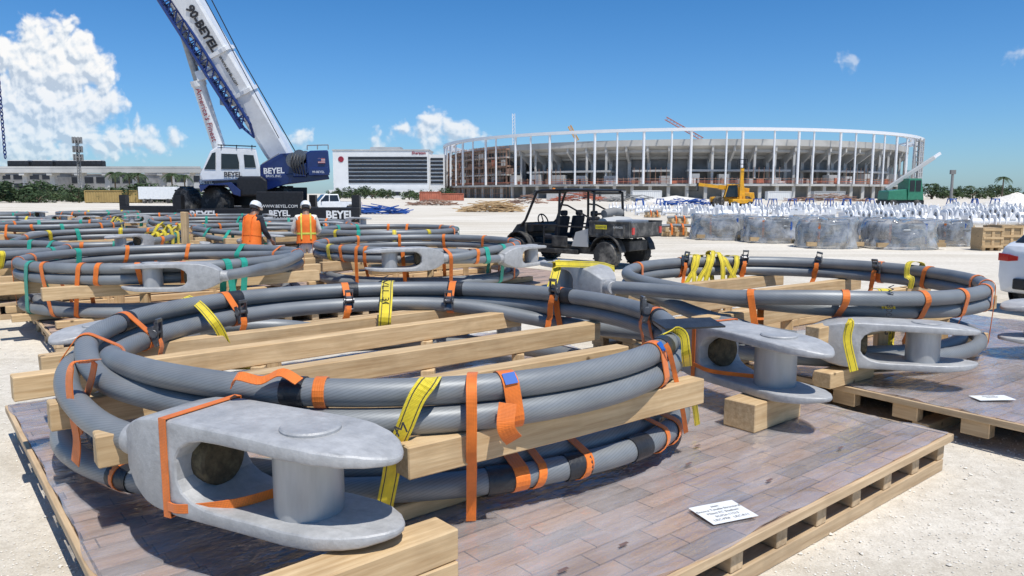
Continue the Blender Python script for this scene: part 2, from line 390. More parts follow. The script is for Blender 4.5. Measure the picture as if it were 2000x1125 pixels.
balls=[(70,85,44),(115,75,36),(150,105,40),(60,135,55),(125,145,60),(178,140,34),(200,165,30),(20,185,50),(90,205,66),(165,210,48),(210,200,24),(0,110,40),(0,250,64),(80,265,56),(150,262,42),(-50,180,60),(30,300,44),(215,270,24),(258,268,26),(300,272,20),(335,274,13),(190,292,22),(130,300,26),
 (845,242,18),(862,252,22),(834,263,20),(888,266,19),(852,275,22),(912,272,15),(935,268,10),(735,278,10),(757,268,11),(785,254,10),(560,270,10),(578,268,9),(1650,127,5.5),(1664,125,5.5),(1975,102,8),(1990,100,6)]
cg=cloud_group(balls)
tc=N.new('ShaderNodeTexCoord');sx=N.new('ShaderNodeSeparateXYZ');L.new(tc.outputs['Generated'],sx.inputs[0])
yy=mathn(N,L,'MAXIMUM',sx.outputs[1],.001)
ux=mathn(N,L,'DIVIDE',sx.outputs[0],yy);uz=mathn(N,L,'DIVIDE',sx.outputs[2],yy)
cb=N.new('ShaderNodeCombineXYZ');L.new(ux,cb.inputs[0]);L.new(uz,cb.inputs[1])
g1=N.new('ShaderNodeGroup');g1.node_tree=cg;L.new(cb.outputs[0],g1.inputs[0])
of=N.new('ShaderNodeVectorMath');of.operation='ADD';of.inputs[1].default_value=(.0030,.0058,0);L.new(cb.outputs[0],of.inputs[0])
g2=N.new('ShaderNodeGroup');g2.node_tree=cg;L.new(of.outputs[0],g2.inputs[0])
mr=N.new('ShaderNodeMapRange');mr.interpolation_type='SMOOTHSTEP';mr.inputs[1].default_value=-.004;mr.inputs[2].default_value=.013;L.new(g1.outputs[0],mr.inputs[0])
ms=N.new('ShaderNodeMapRange');ms.inputs[1].default_value=-.0075;ms.inputs[2].default_value=.0065;L.new(mathn(N,L,'SUBTRACT',g1.outputs[0],g2.outputs[0]),ms.inputs[0])
cr=N.new('ShaderNodeValToRGB');e=cr.color_ramp.elements;e[0].position=0;e[0].color=(.54,.63,.75,1);e[1].position=1;e[1].color=(1,1,1,1);q=e.new(.5);q.color=(.80,.86,.93,1);L.new(ms.outputs[0],cr.inputs[0])  # cloud light and shade painted in: blue-grey undersides to sunlit white tops
hz=N.new('ShaderNodeMapRange');hz.inputs[1].default_value=.03;hz.inputs[2].default_value=.14;hz.inputs[3].default_value=.6;hz.inputs[4].default_value=1.;L.new(sx.outputs[2],hz.inputs[0])
far_=N.new('ShaderNodeMapRange');far_.inputs[1].default_value=.3;far_.inputs[2].default_value=.45;far_.inputs[3].default_value=1.;far_.inputs[4].default_value=.4;L.new(ux,far_.inputs[0])
alpha=mathn(N,L,'MULTIPLY',mathn(N,L,'MULTIPLY',mr.outputs[0],hz.outputs[0]),far_.outputs[0])
sk=N.new('ShaderNodeTexSky');sk.sky_type='NISHITA';sk.sun_disc=False;sk.sun_elevation=elev;sk.sun_rotation=az;sk.air_density=1.0;sk.dust_density=.4;sk.ozone_density=3.0
tn=N.new('ShaderNodeValToRGB');e=tn.color_ramp.elements;e[0].position=.0;e[0].color=(.50,.72,1.,1);e[1].position=.26;e[1].color=(.26,.61,.92,1);L.new(sx.outputs[2],tn.inputs[0])
L.new(vmul(N,L,vmul(N,L,sk.outputs[0],tn.outputs[0]),(1.1,1.1,1.1)),N['Background'].inputs[0]);N['Background'].inputs[1].default_value=.12
b2=N.new('ShaderNodeBackground');L.new(cr.outputs[0],b2.inputs[0]);b2.inputs[1].default_value=.97
mx=N.new('ShaderNodeMixShader');L.new(alpha,mx.inputs[0]);L.new(N['Background'].outputs[0],mx.inputs[1]);L.new(b2.outputs[0],mx.inputs[2])
def bx2(x0,x1,z0,z1): return mathn(N,L,'MULTIPLY',mathn(N,L,'MULTIPLY',mathn(N,L,'GREATER_THAN',ux,x0),mathn(N,L,'LESS_THAN',ux,x1)),mathn(N,L,'MULTIPLY',mathn(N,L,'GREATER_THAN',uz,z0),mathn(N,L,'LESS_THAN',uz,z1)))
reg=mathn(N,L,'MAXIMUM',mathn(N,L,'MAXIMUM',bx2(-.85,-.42,.0,.29),bx2(-.34,-.02,.0,.14)),bx2(.42,.75,.14,.22))
reg=mathn(N,L,'MULTIPLY',reg,mathn(N,L,'GREATER_THAN',sx.outputs[1],.3))
m3=N.new('ShaderNodeMixShader');L.new(reg,m3.inputs[0]);L.new(N['Background'].outputs[0],m3.inputs[1]);L.new(mx.outputs[0],m3.inputs[2]);L.new(m3.outputs[0],N['World Output'].inputs[0])
scn.view_settings.view_transform='Standard';scn.view_settings.look='None';scn.view_settings.exposure=0
# ------------------------------------------------------------------ ground
def ground():
    mb=MB()
    xs,ys=[-9000,-1000,-200,-50,0,50,200,1000,9000],[-500,-50,0,50,200,1000,9000]
    n=len(xs);vs=[(x,y,0) for y in ys for x in xs]
    mb.add(vs,[(j*n+i,j*n+i+1,(j+1)*n+i+1,(j+1)*n+i) for j in range(len(ys)-1) for i in range(n-1)])
    tag(mb.build('ground',M['ground'],base=(0,0,0),recalc=False),kind='structure')
ground()
def stones():
    mb=MB();rnd=random.Random(3)
    ic=[(0,0,1),(.9,0,.3),(.28,.85,.3),(-.72,.53,.3),(-.72,-.53,.3),(.28,-.85,.3),(0,0,-.5)]
    fs=[(0,1,2),(0,2,3),(0,3,4),(0,4,5),(0,5,1),(6,2,1),(6,3,2),(6,4,3),(6,5,4),(6,1,5)]
    for i in range(6500):
        side=rnd.random()
        if side<.3: p=P(rnd.uniform(-150,230),rnd.uniform(680,1180),0)
        elif side<.75: p=P(rnd.uniform(1300,2150),rnd.uniform(760,1180),0)
        else: p=P(rnd.uniform(-100,2100),rnd.uniform(520,760),0)
        s=rnd.uniform(.003,.0075)*(2.0 if rnd.random()<.04 else 1)*(1+p.y*.05);a=rnd.uniform(0,6.28);q=rnd.uniform(.6,1.2)
        ca,sa=math.cos(a)*s,math.sin(a)*s
        mb.add([(p.x+(x*ca-y*sa*q),p.y+(x*sa+y*ca*q),z*s*.7+s*.2) for x,y,z in ic],fs)
    tag(mb.build('gravel',M['stone'],base=(0,0,0)),'loose pale limestone pebbles scattered over the ground','gravel',kind='stuff')
stones()
# ------------------------------------------------------------------ forks
def temp(mb,name):
    me=mb.mesh(name);o=bpy.data.objects.new(name,me);COL.objects.link(o);return o
def bake(o):
    dg=bpy.context.evaluated_depsgraph_get();dg.update();return bpy.data.meshes.new_from_object(o.evaluated_get(dg))
def fork_meshes():
    top=[(0,.095),(.035,.115),(.10,.150),(.19,.186),(.29,.208),(.45,.217),(.9,.214),(1.18,.208),(1.38,.190),(1.49,.165)]
    slot=[(1.49,.130),(1.2,.142),(.72,.150),(.62,.147),(.545,.130),(.49,.098),(.46,.05)]
    prof=top+slot+[(x,-z) for x,z in slot[::-1]]+[(x,-z) for x,z in top[::-1]]
    a=MB().prism([(x,-.35,z) for x,z in prof],(0,.7,0));A=temp(a,'tmpa')
    h=[(0,.10),(.035,.118),(.12,.155),(.24,.19),(.38,.206),(.6,.210),(.9,.212),(1.08,.220),(1.22,.208),(1.33,.172),(1.41,.122),(1.46,.07),(1.483,.03)]
    poly=[(x,-y) for x,y in h]+[(1.488,0)]+[(x,y) for x,y in h[::-1]]
    b=MB().prism([(x,y,-.35) for x,y in poly],(0,0,.7));B=temp(b,'tmpb')
    m=A.modifiers.new('b','BOOLEAN');m.operation='INTERSECT';m.solver='EXACT';m.object=B
    v=A.modifiers.new('v','BEVEL');v.width=.02;v.segments=3;v.limit_method='ANGLE';v.angle_limit=R(40)
    me=bake(A);bpy.data.objects.remove(A);bpy.data.objects.remove(B);me.name='fork_socket'
    me.polygons.foreach_set('use_smooth',[True]*len(me.polygons));me.set_sharp_from_angle(angle=R(24))
    me.materials.clear();me.materials.append(M['galv'])
    pin=MB().lathe([(.140,-.155),(.146,-.145),(.146,.145),(.140,.155)],(1.02,0,0),36).mesh('pin',M['pin'],smooth=30)
    cap=MB().lathe([(.128,.195),(.128,.219),(.120,.226),(.04,.228),(.0,.228)],(1.04,0,0),36).mesh('pin_cap',M['galv'],smooth=30)
    plug=MB().lathe([(.125,.42),(.125,.52),(.112,.53),(.0,.535)],(0,0,0),32,(1,0,0)).mesh('socket_plug',M['plug'],smooth=30)
    col=MB().lathe([(.070,-.10),(.078,-.09),(.088,0.0),(.09,.02)],(0,0,0),20,(1,0,0)).mesh('socket_collar',M['galv'],smooth=30)
    return me,pin,cap,plug,col
FK=fork_meshes()
def fork(parent,neck,ang,sc=1.,roll=0.,pitch=0.):
    o=bpy.data.objects.new('fork_socket',FK[0]);COL.objects.link(o);o.parent=parent
    o.location=V(neck)-LOC[parent.name];o.rotation_euler=(roll,pitch,ang);o.scale=(sc,)*3
    for nm,me in zip(('pin','pin_cap','socket_plug','socket_collar'),FK[1:]):
        c=bpy.data.objects.new(nm,me);COL.objects.link(c);c.parent=o
    return o
# ------------------------------------------------------------------ timbers
def timber(p0,p1,w,h,label,group=None,mat='timber',name='timber_beam',cat='timber'):
    p0=V(p0);p1=V(p1);x=p1-p0;Ln=x.length
    mb=MB();rnd=random.Random(int(abs(p0.x*1000+p1.y*777)))
    n=max(2,int(Ln/.5));rings=[]
    for i in range(n+1):
        t=i/n*Ln;j=lambda:rnd.uniform(-.003,.003)
        rings.append([(t+j(),-w/2+j(),-h/2+j()),(t+j(),w/2+j(),-h/2+j()),(t+j(),w/2+j(),h/2+j()),(t+j(),-w/2+j(),h/2+j())])
    mb.loft(rings)
    me=mb.mesh(name,M[mat],bevel=.006,seg=1)
    o=bpy.data.objects.new(name,me);COL.objects.link(o)
    o.matrix_world=fr(p0,x,V((0,0,1)).cross(x) if abs(x.normalized().z)<.9 else V((0,1,0)));LOC[o.name]=p0
    return tag(o,label,cat,group)
# ------------------------------------------------------------------ pallet
PS=4.9
def pallet_proto(full):
    root=empty('pallet')
    mb=MB();rnd=random.Random(4);y=0
    while y<PS-.02:
        wd=min(.123,PS-y);mb.box((PS/2+rnd.uniform(-.008,.008),y+wd/2,.236+rnd.uniform(-.003,.003)),(PS,wd-.009,.042));y+=wd
    mb.build('deck',M['plank'],root)
    nst=13 if full else 5
    for i in range(nst):
        x=.05+i*(PS-.1)/(nst-1)
        if full and i==0:
            for k in range(10):
                o=MB().box((0,0,0),(.2,.10,.128)).build('block',M['runner'],root,bevel=.004,seg=1)
                o.location=(x,.10+k*(PS-.2)/9,.150);o.rotation_euler=(0,0,PI/2)
            continue
        o=MB().box((0,0,0),(PS-.02,.10,.128)).build('stringer',M['runner'],root,bevel=.004,seg=1)
        o.location=(x,PS/2,.150);o.rotation_euler=(0,0,PI/2)
    for i in range(6 if full else 2):
        o=MB().box((0,0,0),(PS-.03,.13,.084)).build('runner',M['runner'],root,bevel=.005,seg=1)
        o.location=(PS/2,.07+i*(PS-.14)/(5 if full else 1),.042)
    for i in range(2):
        o=MB().box((0,0,0),(PS+.01,.03,.05)).build('edge_board',M['runner'],root,bevel=.003,seg=1)
        o.location=(PS/2,-.017 if i==0 else PS+.017,.2345)
        o=MB().box((0,0,0),(PS+.06,.03,.05)).build('edge_board',M['runner'],root,bevel=.003,seg=1)
        o.location=(-.025 if i==0 else PS+.025,PS/2,.2345);o.rotation_euler=(0,0,PI/2)
    return root
PAL=pallet_proto(True);PALF=pallet_proto(False)
usedp=[False,False]
def pallet(corner,alpha,label,full=True,sc=1.,group=None):
    i=0 if full else 1;src=PAL if full else PALF
    o=copy_tree(src) if usedp[i] else src
    usedp[i]=True
    o.location=(corner[0],corner[1],0);o.rotation_euler=(0,0,alpha);o.scale=(sc,sc,1);tag(o,label,'pallet',group);return o
def film_sheet(corner,alpha,label,seed,over=.03):
    mb=MB();n=160;vs=[];lo,hi=-over,PS+over
    for j in range(n+1):
        for i in range(n+1):
            x=lo+(hi-lo)*i/n;y=lo+(hi-lo)*j/n
            q=noise.noise(V((x*1.3,y*1.3,seed)));q2=noise.noise(V((x*4,y*7,seed+3)))
            rd=max(0,.07-abs(noise.noise(V((x*.55+y*.9,y*1.5-x*.4,seed+5)))))*14
            rd2=max(0,.06-abs(noise.noise(V((x*1.6-y*.5,y*.6,seed+15)))))*16
            z=.2664+.006*max(0,q2)*(1 if q>0 else .4)+.030*rd*max(0,noise.noise(V((x*.9,y*.9,seed+9))))+.026*rd2*max(0,noise.noise(V((x*.7,y*.7,seed+19))))
            ed=min(x-lo,y-lo,hi-x,hi-y)
            if ed<.3: z+=.03*(1-ed/.3)*max(0,noise.noise(V((x*3,y*3,seed+2))))+.012*max(0,noise.noise(V((x*9,y*9,seed+4))))*(1-ed/.3)
            if ed<.0005:
                wv=noise.noise(V((x*2,y*2,seed+2)))
                if hi-x<.0005: x+=.05*wv-.02
                if y-lo<.0005: y+=.05*wv+.02
                if x-lo<.0005: x+=.05*wv+.02
                z-=.004
            vs.append((x,y,z))
    m=n+1
    mb.add(vs,[(j*m+i,j*m+i+1,(j+1)*m+i+1,(j+1)*m+i) for j in range(n) for i in range(n)])
    o=mb.build('plastic_sheet',M['film'],base=(0,0,0),smooth=180,recalc=False);o.location=(corner[0],corner[1],0);o.rotation_euler=(0,0,alpha)
    return tag(o,label,'plastic sheet')
# ------------------------------------------------------------------ coils
CR=.067
def interp(keys,s):
    n=len(keys)
    if s<=keys[0][0]: return keys[0][1:]
    if s>=keys[-1][0]: return keys[-1][1:]
    for i in range(n-1):
        if keys[i][0]<=s<=keys[i+1][0]: break
    p0=keys[max(i-1,0)];p1=keys[i];p2=keys[i+1];p3=keys[min(i+2,n-1)]
    h=p2[0]-p1[0];t=(s-p1[0])/h;res=[]
    for k in (1,2):
        m1=(p2[k]-p0[k])/max(p2[0]-p0[0],1e-6)*h if i>0 else 0
        m2=(p3[k]-p1[k])/max(p3[0]-p1[0],1e-6)*h if i+2<n else 0
        t2=t*t;t3=t2*t
        res.append((2*t3-3*t2+1)*p1[k]+(t3-2*t2+t)*m1+(-2*t3+3*t2)*p2[k]+(t3-t2)*m2)
    return tuple(res)
class Coil:
    def __init__(s,c,keys,k=1.):
        s.c=c;s.k=k;s.keys=sorted([(-a,r*k,z) for a,r,z in keys])
    def pt(s,th):
        r,z=interp(s.keys,-th);a=R(th);return V((s.c[0]+r*math.cos(a),s.c[1]+r*math.sin(a),z))
    def path(s,step):
        a0=-s.keys[0][0];a1=-s.keys[-1][0];n=int((a0-a1)/step);return [s.pt(a0+(a1-a0)*i/n) for i in range(n+1)]
    def at(s,th):
        a0=-s.keys[0][0];a1=-s.keys[-1][0];res=[];t=th%360
        while t<a0: t+=360
        while t>=a1:
            if t<=a0: res.append(interp(s.keys,-t))
            t-=360
        return res
def smooth_join(pts,extra,n=6):
    p=[pts[-3],pts[-1]]+[V(e) for e in extra];p.append(p[-1]+(p[-1]-p[-2]))
    out=[]
    for i in range(1,len(p)-2):
        for j in range(1,n+1):
            t=j/n;a,b,c,d=p[i-1],p[i],p[i+1],p[i+2]
            out.append(.5*((2*b)+(c-a)*t+(2*a-5*b+4*c-d)*t*t+(3*b-a-3*c+d)*t*t*t))
    return pts+out
def hull(pts):
    pts=sorted(set((round(a,5),round(b,5)) for a,b in pts))
    def half(ps):
        h=[]
        for p in ps:
            while len(h)>=2 and (h[-1][0]-h[-2][0])*(p[1]-h[-2][1])-(h[-1][1]-h[-2][1])*(p[0]-h[-2][0])<=0: h.pop()
            h.append(p)
        return h
    a=half(pts);b=half(pts[::-1]);return a[:-1]+b[:-1]
def ratchet_mesh():
    mb=MB()
    for y in (-.036,.036): mb.box((0,y,.018),(.15,.005,.040));mb.box((.035,y*.9,.055),(.13,.005,.03),Matrix.Rotation(-.35,3,'Y'))
    mb.box((0,0,.002),(.14,.07,.004));mb.cyl((.02,-.046,.03),(.02,.046,.03),.02,n=10)
    mb.box((.10,0,.084),(.026,.078,.018),Matrix.Rotation(-.35,3,'Y'));mb.cyl((-.062,-.04,.022),(-.062,.04,.022),.008,n=8);mb.cyl((.02,.037,.03),(.02,.047,.03),.03,n=12);mb.cyl((.02,-.047,.03),(.02,-.037,.03),.03,n=12)
    return mb.mesh('ratchet',M['ratchet'],bevel=.0015,seg=1)
RAT=ratchet_mesh()
def strap(c,th,circ,mat,label,group=None,w=.052,buckle=None,skew=0.,tail=False,tagc=False,simple=False,off=.006):
    a=R(th);e=V((math.cos(a),math.sin(a),0));t=V((-e.y,e.x,0));cc=V((c[0],c[1],0))
    ps=[]
    for r,z in circ:
        for j in range(18):
            b=2*PI*j/18;ps.append((r+(CR+off)*math.cos(b),z+(CR+off)*math.sin(b)))
    h=hull(ps)
    h2=[]
    for i in range(len(h)):
        p,q=h[i],h[(i+1)%len(h)];d=math.dist(p,q);n=max(1,int(d/.12))
        for j in range(n): h2.append((p[0]+(q[0]-p[0])*j/n,p[1]+(q[1]-p[1])*j/n))
    h=h2;mid=sum(p[1] for p in h)/len(h);rm=sum(p[0] for p in h)/len(h)
    pts=[cc+e*r+V((0,0,z))+t*(skew*(z-mid)) for r,z in h]
    base=cc+e*rm+V((0,0,min(p[1] for p in h)))
    if simple:
        return tag(MB().ribbon(pts,t,w,.005,True).build('ratchet_strap',M[mat],base=base),label,'strap',group)
    root=empty('ratchet_strap',base,label,'strap',group)
    MB().ribbon(pts,t,w,.005,True).build('webbing',M[mat],root)
    if buckle is not None:
        b=R(buckle);best=max(range(len(h)),key=lambda i:(h[i][0]-rm)*math.cos(b)+(h[i][1]-mid)*math.sin(b))
        i=best;p=pts[i];T=(pts[(i+1)%len(pts)]-pts[i-1]).normalized();W=t;Nn=W.cross(T)
        out=(e*math.cos(b)+V((0,0,math.sin(b))))
        if Nn.dot(out)<0:Nn=-Nn
        if T.z<0:T=-T
        Mx=Matrix((T,Nn.cross(T),Nn)).transposed().to_4x4();Mx.translation=p+Nn*.004-base
        o=bpy.data.objects.new('ratchet',RAT);COL.objects.link(o);o.parent=root;o.matrix_local=Mx
        if tail:
            rnd=random.Random(int(th*10));q=p+Nn*.035+V((0,0,-.03));tp=[];dx=0
            for j in range(11):
                dx+=rnd.uniform(-.008,.014);tp.append(q+V((0,0,-.034*j))+Nn*(.016*math.sin(j*.8)+.012)+t*dx)
            MB().ribbon(tp,t,w*.95,.004).build('strap_tail',M[mat],root)
    if tagc:
        i=max(range(len(h)),key=lambda i:h[i][0]+h[i][1]*.9);p=pts[i]
        T=(pts[(i+1)%len(pts)]-pts[i-1]).normalized()
        n=T.cross(t);n=n if n.dot(e)>0 else -n
        MB().ribbon([p+n*.006-T*.03,p+n*.006+T*.03],t,w*.8,.002).build('blue_label',M['blue_tag'],root)
    return root
def catm(pts,k=5):
    p=[V(q) for q in pts];p=[p[0]*2-p[1]]+p+[p[-1]*2-p[-2]];out=[]
    for i in range(1,len(p)-2):
        for j in range(k):
            s=j/k;a,b,c,d=p[i-1],p[i],p[i+1],p[i+2];out.append(.5*((2*b)+(c-a)*s+(2*a-5*b+4*c-d)*s*s+(3*b-a-3*c+d)*s*s*s))
    out.append(p[-2]);return out
def free_strap(pts,wd,w,mat,label,group=None,name='lashing_strap',t=.005):
    return tag(MB().ribbon(catm(pts),wd,w,t).build(name,M[mat]),label,'strap',group)
def drape(c,Rr,th,mat,label,rnd,w=.07,group=None,hh=.10):
    a=R(th);e=V((math.cos(a),math.sin(a),0));t=V((-e.y,e.x,0));cc=V((c[0],c[1],0))
    h=rnd.uniform(.0,hh);zi=rnd.uniform(.62,.86);zo=rnd.uniform(.62,.86);dr=rnd.uniform(-.22,.22);d2=rnd.uniform(-.1,.1)
    pp=[(Rr-.22,zi-.05,dr),(Rr-.19,zi+.06,dr*.9),(Rr-.155,.92,dr*.55+d2),(Rr-.12,1.02,dr*.3+d2),(Rr-.03,1.055+h,d2),(Rr+.06,1.045+h*.7,-d2*.4),(Rr+.10,.97,-dr*.3),(Rr+.11,zo,-dr*.6)]
    return free_strap([cc+e*r+V((0,0,z))+t*s for r,z,s in pp],t,w,mat,label,group)
A1=R(39.3)
def axes(al): return V((math.cos(al),math.sin(al),0)),V((-math.sin(al),math.cos(al),0))
# ================================================================== UNIT 1 (nearest)
C1=(-.85,5.3)
K1=(-.80,1.835)
pallet(K1,A1,'nearest wooden pallet with brown planked deck under plastic film')
film_sheet(K1,A1,'clear plastic film spread over the deck of the nearest pallet',1.)
up1=Coil(C1,[(243.5,2.12,.75),(225,2.07,.79),(200,2.04,.84),(90,2.0,.84),(0,2.0,.84),(-60,1.97,.84),(-95,1.93,.84),(-118,1.84,.845),(-140,1.9,.87),(-165,1.97,.965),(-270,1.98,.97),(-360,1.97,.97),(-420,1.95,.97),(-455,1.90,.975),(-478,1.84,.978),(-500,1.81,.95),(-530,1.83,.845),(-600,1.85,.845),(-640,1.86,.82),(-660,1.92,.74),(-672,2.05,.69)])
pth=smooth_join(up1.path(2.5),[(.85,6.66,.68),(1.22,6.42,.68),(1.44,6.10,.68)])
FN=up1.pt(243.5)+V((.075,-.035,0))
pth=[FN-V((.05,-.025,0))]+pth
r1=empty('cable_coil',(C1[0],C1[1],.78),'upper coil of thick grey cable on timbers of the nearest pallet','cable coil')
MB().tube(pth,CR,20).build('cable',M['cable'],r1,smooth=60)
fork(r1,FN,math.atan2(-.445,.895),.97)
fork(r1,(1.42,6.14,.68),math.atan2(-.885,.47))
lo1=Coil(C1,[(112,2.15,.50),(90,2.0,.45),(40,1.97,.43),(-15,2.03,.43),(-60,1.80,.43),(-95,1.77,.43),(-125,1.95,.43),(-160,2.12,.43),(-200,2.05,.43),(-270,1.95,.43),(-330,1.85,.45),(-380,1.86,.47),(-420,1.66,.48),(-455,1.63,.48),(-485,1.78,.47),(-520,1.93,.46),(-570,1.86,.47),(-598,1.95,.53),(-612,2.12,.55)])
lp=lo1.path(2.5)
lp=smooth_join(lp,[(-1.15,7.72,.53),(-.95,7.76,.5)])
lp=smooth_join(lp[::-1],[(-2.3,7.45,.56),(-2.85,7.2,.6),(-3.05,6.95,.62)])
r2=empty('cable_coil',(C1[0],C1[1],.36),'lower coil of grey cable on the deck of the nearest pallet','cable coil')
MB().tube(lp,CR,18).build('cable',M['cable'],r2,smooth=60)
fork(r2,(-3.05,6.97,.62),math.atan2(-1.4,-.45))
fork(r2,(-.95,7.76,.5),math.atan2(-.03,1),.9)
def sleeve(parent,coil,th0,th1,pas,rad=CR+.007,mat='rubber'):
    n=5;pts=[coil.pt(th0+(th1-th0)*i/n-360*pas) for i in range(n+1)]
    MB().tube(pts,rad,16).build('rubber_sleeve',M[mat],parent,smooth=60)
def th_of(px,py,z,c=C1):
    p=P(px,py,z);return math.degrees(math.atan2(p.y-c[1],p.x-c[0]))%360
for px,py in ((300,630),(480,590),(690,572),(880,570),(1060,585),(1245,620)):
    t=th_of(px,py,.97);sleeve(r1,up1,t+2.2,t-2.2,1)
for px,py in ((565,775),(1290,680)):
    t=th_of(px,py,.97);sleeve(r1,up1,t+1.6,t-1.6,2)
for px,py in ((970,945),(1250,880),(1060,890),(200,940)):
    t=th_of(px,py,.43);sleeve(r2,lo1,t+3.2,t-1.2,1 if t>115 else 0)
lab=['orange ratchet strap with buckle at the left end of the nearest coil','orange ratchet strap with buckle, second along back of nearest coil','orange ratchet strap with buckle in middle of nearest coil back','orange ratchet strap with buckle right of yellow lettered strap, nearest coil','orange ratchet strap with buckle, rear right of nearest coil','orange ratchet strap with buckle beside the black rubber pad']
for (px,py),l in zip(((290,630),(465,592),(680,572),(875,570),(1055,583),(1240,620)),lab):
    t=th_of(px,py,.97);strap(C1,t,up1.at(t),'orange',l,w=.065,buckle=165,tail=(px!=875))
t=th_of(172,668,.97);strap(C1,t,up1.at(t),'orange','orange strap over cable bend at far left of nearest coil',w=.06)
free_strap([P(185,705,1.0),P(165,706,1.03),P(143,712,1.02),P(135,745,.93),P(140,800,.78),P(150,860,.62),P(147,905,.48)],(.75,-.5,.3),.07,'orange','long orange strap down left side of nearest coil to its beam')
free_strap([P(185,707,1.0),P(180,735,.92),P(165,790,.76),P(156,850,.62)],(.75,-.5,.3),.06,'orange','second orange strap down left side of nearest coil beside the long one')
t=th_of(622,775,.97);strap(C1,t,[x for x in up1.at(t) if x[1]>.93],'orange','narrow orange strap around upper front cable behind front fork',w=.055)
free_strap([V((-.19,3.56,1.03)),V((-.19,3.45,1.046)),V((-.188,3.355,1.02)),V((-.186,3.32,.95)),V((-.187,3.325,.80)),V((-.19,3.345,.70)),V((-.192,3.40,.60)),V((-.2,3.50,.42)),V((-.205,3.54,.275))],(1,.12,0),.05,'orange','long vertical orange strap over front of nearest coil to deck')
t=th_of(985,750,.97);strap(C1,t,up1.at(t),'orange','orange strap with blue tag right of the long vertical strap',w=.085,tagc=True,skew=-.1)
free_strap([V((-.02,3.40,.92)),V((-.03,3.36,.83)),V((-.015,3.37,.78)),V((.01,3.40,.74))],(1,.2,.2),.085,'orange','folded orange strap end hanging below the blue tagged strap')
t=th_of(1268,690,.97);strap(C1,t,up1.at(t),'orange','orange strap with blue tag at right bend of nearest coil',w=.075,tagc=True)
free_strap([P(1300,672,1.04),P(1308,690,.98),P(1320,740,.80),P(1333,800,.60),P(1340,845,.42)],(1,.4,0),.03,'orange','thin long orange strap at right end of nearest coil')
for (px,py,l,w_,sk) in ((1000,925,'wide orange strap with pale tag on lower front cable',.085,.0),(1030,915,'orange strap beside the wide one on lower front cable',.05,.25),(1118,900,'orange strap alone at middle of lower right cable',.055,.3),(1250,850,'left one of two slanting orange straps on lower cable bend',.05,.5),(1290,838,'right one of two slanting orange straps on lower cable bend',.07,.5),(205,940,'orange strap on lower cable left of the front fork',.06,0)):
    t=th_of(px,py,.43);strap(C1,t,lo1.at(t),'orange',l,w=w_,skew=sk)
q=P(520,745,1.05)
free_strap([q+V((-.16,.02,-.02)),q+V((-.12,-.02,.03)),q+V((-.03,.02,.0)),q+V((.06,.03,.035)),q+V((.15,.0,.0))],(.1,1,.5),.055,'orange','orange strap end lying on cable behind the front fork')
def ring_strap(pts,wd,w,mat,label): return tag(MB().ribbon(pts,wd,w,.005,True).build('lashing_strap',M[mat]),label,'strap')
fx=V((.895,-.445,0)).normalized();fy=V((.445,.895,0)).normalized()
def fl(x,y,z): return FN+(fx*x+fy*y+V((0,0,z)))*.97
ring_strap([fl(.40,-.212,-.222),fl(.40,.212,-.222),fl(.40,.212,.222),fl(.40,-.212,.222)],fx,.042,'orange','orange strap around body of the front fork')
free_strap([fl(.41,-.213,-.17),fl(.5,-.214,-.165),fl(.72,-.13,-.13),fl(.86,.02,-.10)],(0,0,1),.04,'orange','orange strap slack inside the jaws of the front fork')
gx=V((.47,-.885,0)).normalized();gy=V((.885,.47,0));n1=V((1.42,6.14,.68))
def gl_(x,y,z): return n1+gx*x+gy*y+V((0,0,z))
ring_strap([gl_(.40,-.218,-.222),gl_(.40,.218,-.222),gl_(.40,.218,.222),gl_(.40,-.218,.222)],gx,.04,'orange','orange strap around body of right hand fork on timber block')
free_strap([gl_(.40,-.222,-.1),gl_(.6,-.20,-.12),gl_(.95,-.08,-.1)],(0,0,1),.03,'orange','slack orange strap in jaws of fork on timber block')
mb=MB();p=P(1330,632,1.06)
mb.box(p+V((.05,0,0)),(.42,.2,.012),Matrix.Rotation(.25,3,'Z')@Matrix.Rotation(.12,3,'X'));tag(mb.build('rubber_pad',M['rubber']),'black rubber pad on cables beside the right hand fork','pad')
bz=.70
def B_(p0,p1,l,**k): return timber((p0[0],p0[1],bz),(p1[0],p1[1],bz),.13,.155,l,**k)
ax,bx_=axes(A1)
B_((-.50,3.24),(1.14,4.48),'front timber beam on nearest pallet below the long orange strap')
B_((-1.97,3.38),(.83,5.45),'timber beam on nearest pallet, end showing left of front fork')
B_((-2.52,3.92),(.74,6.48),'timber beam across nearest pallet, middle one of five')
B_((-3.11,4.5),(.05,7.15),'timber beam across nearest pallet reaching the left photo edge')
B_((-3.3,5.08),(-.36,7.5),'rearmost timber beam under the back of nearest coil')
for (x,y,l) in ((.05,5.9,'short timber post under middle beam, right'),(-.62,5.35,'short timber post under middle beam near centre'),(-1.9,5.45,'short timber post below the second beam from the back'),(-.75,6.42,'short timber post under the fourth beam, rear'),(-2.0,6.1,'short timber post under the rearmost beam'),(-1.2,3.92,'short timber post behind the front fork')):
    timber((x,y,.268),(x,y,.62),.10,.10,l+' of nearest pallet',name='timber_post')
for i,q in enumerate((-1.5,-.5,.5,1.5)):
    c=V((C1[0],C1[1],0))+bx_*q;hl=math.sqrt(max(.1,1.8**2-q*q))
    timber(c-ax*hl+V((0,0,.312)),c+ax*hl+V((0,0,.312)),.11,.085,['first','second','third','fourth'][i]+' flat dunnage timber under lower coil of nearest pallet, from front')
p1=V((-.27,2.94,0));p0=p1-ax*1.0
timber(p0+V((0,0,.335)),p1+V((0,0,.335)),.17,.135,'lower of two stacked timbers under the front fork')
timber(p0+V((.03,0,.473)),p1+V((0,0.01,.473)),.165,.135,'upper of two stacked timbers under the front fork')
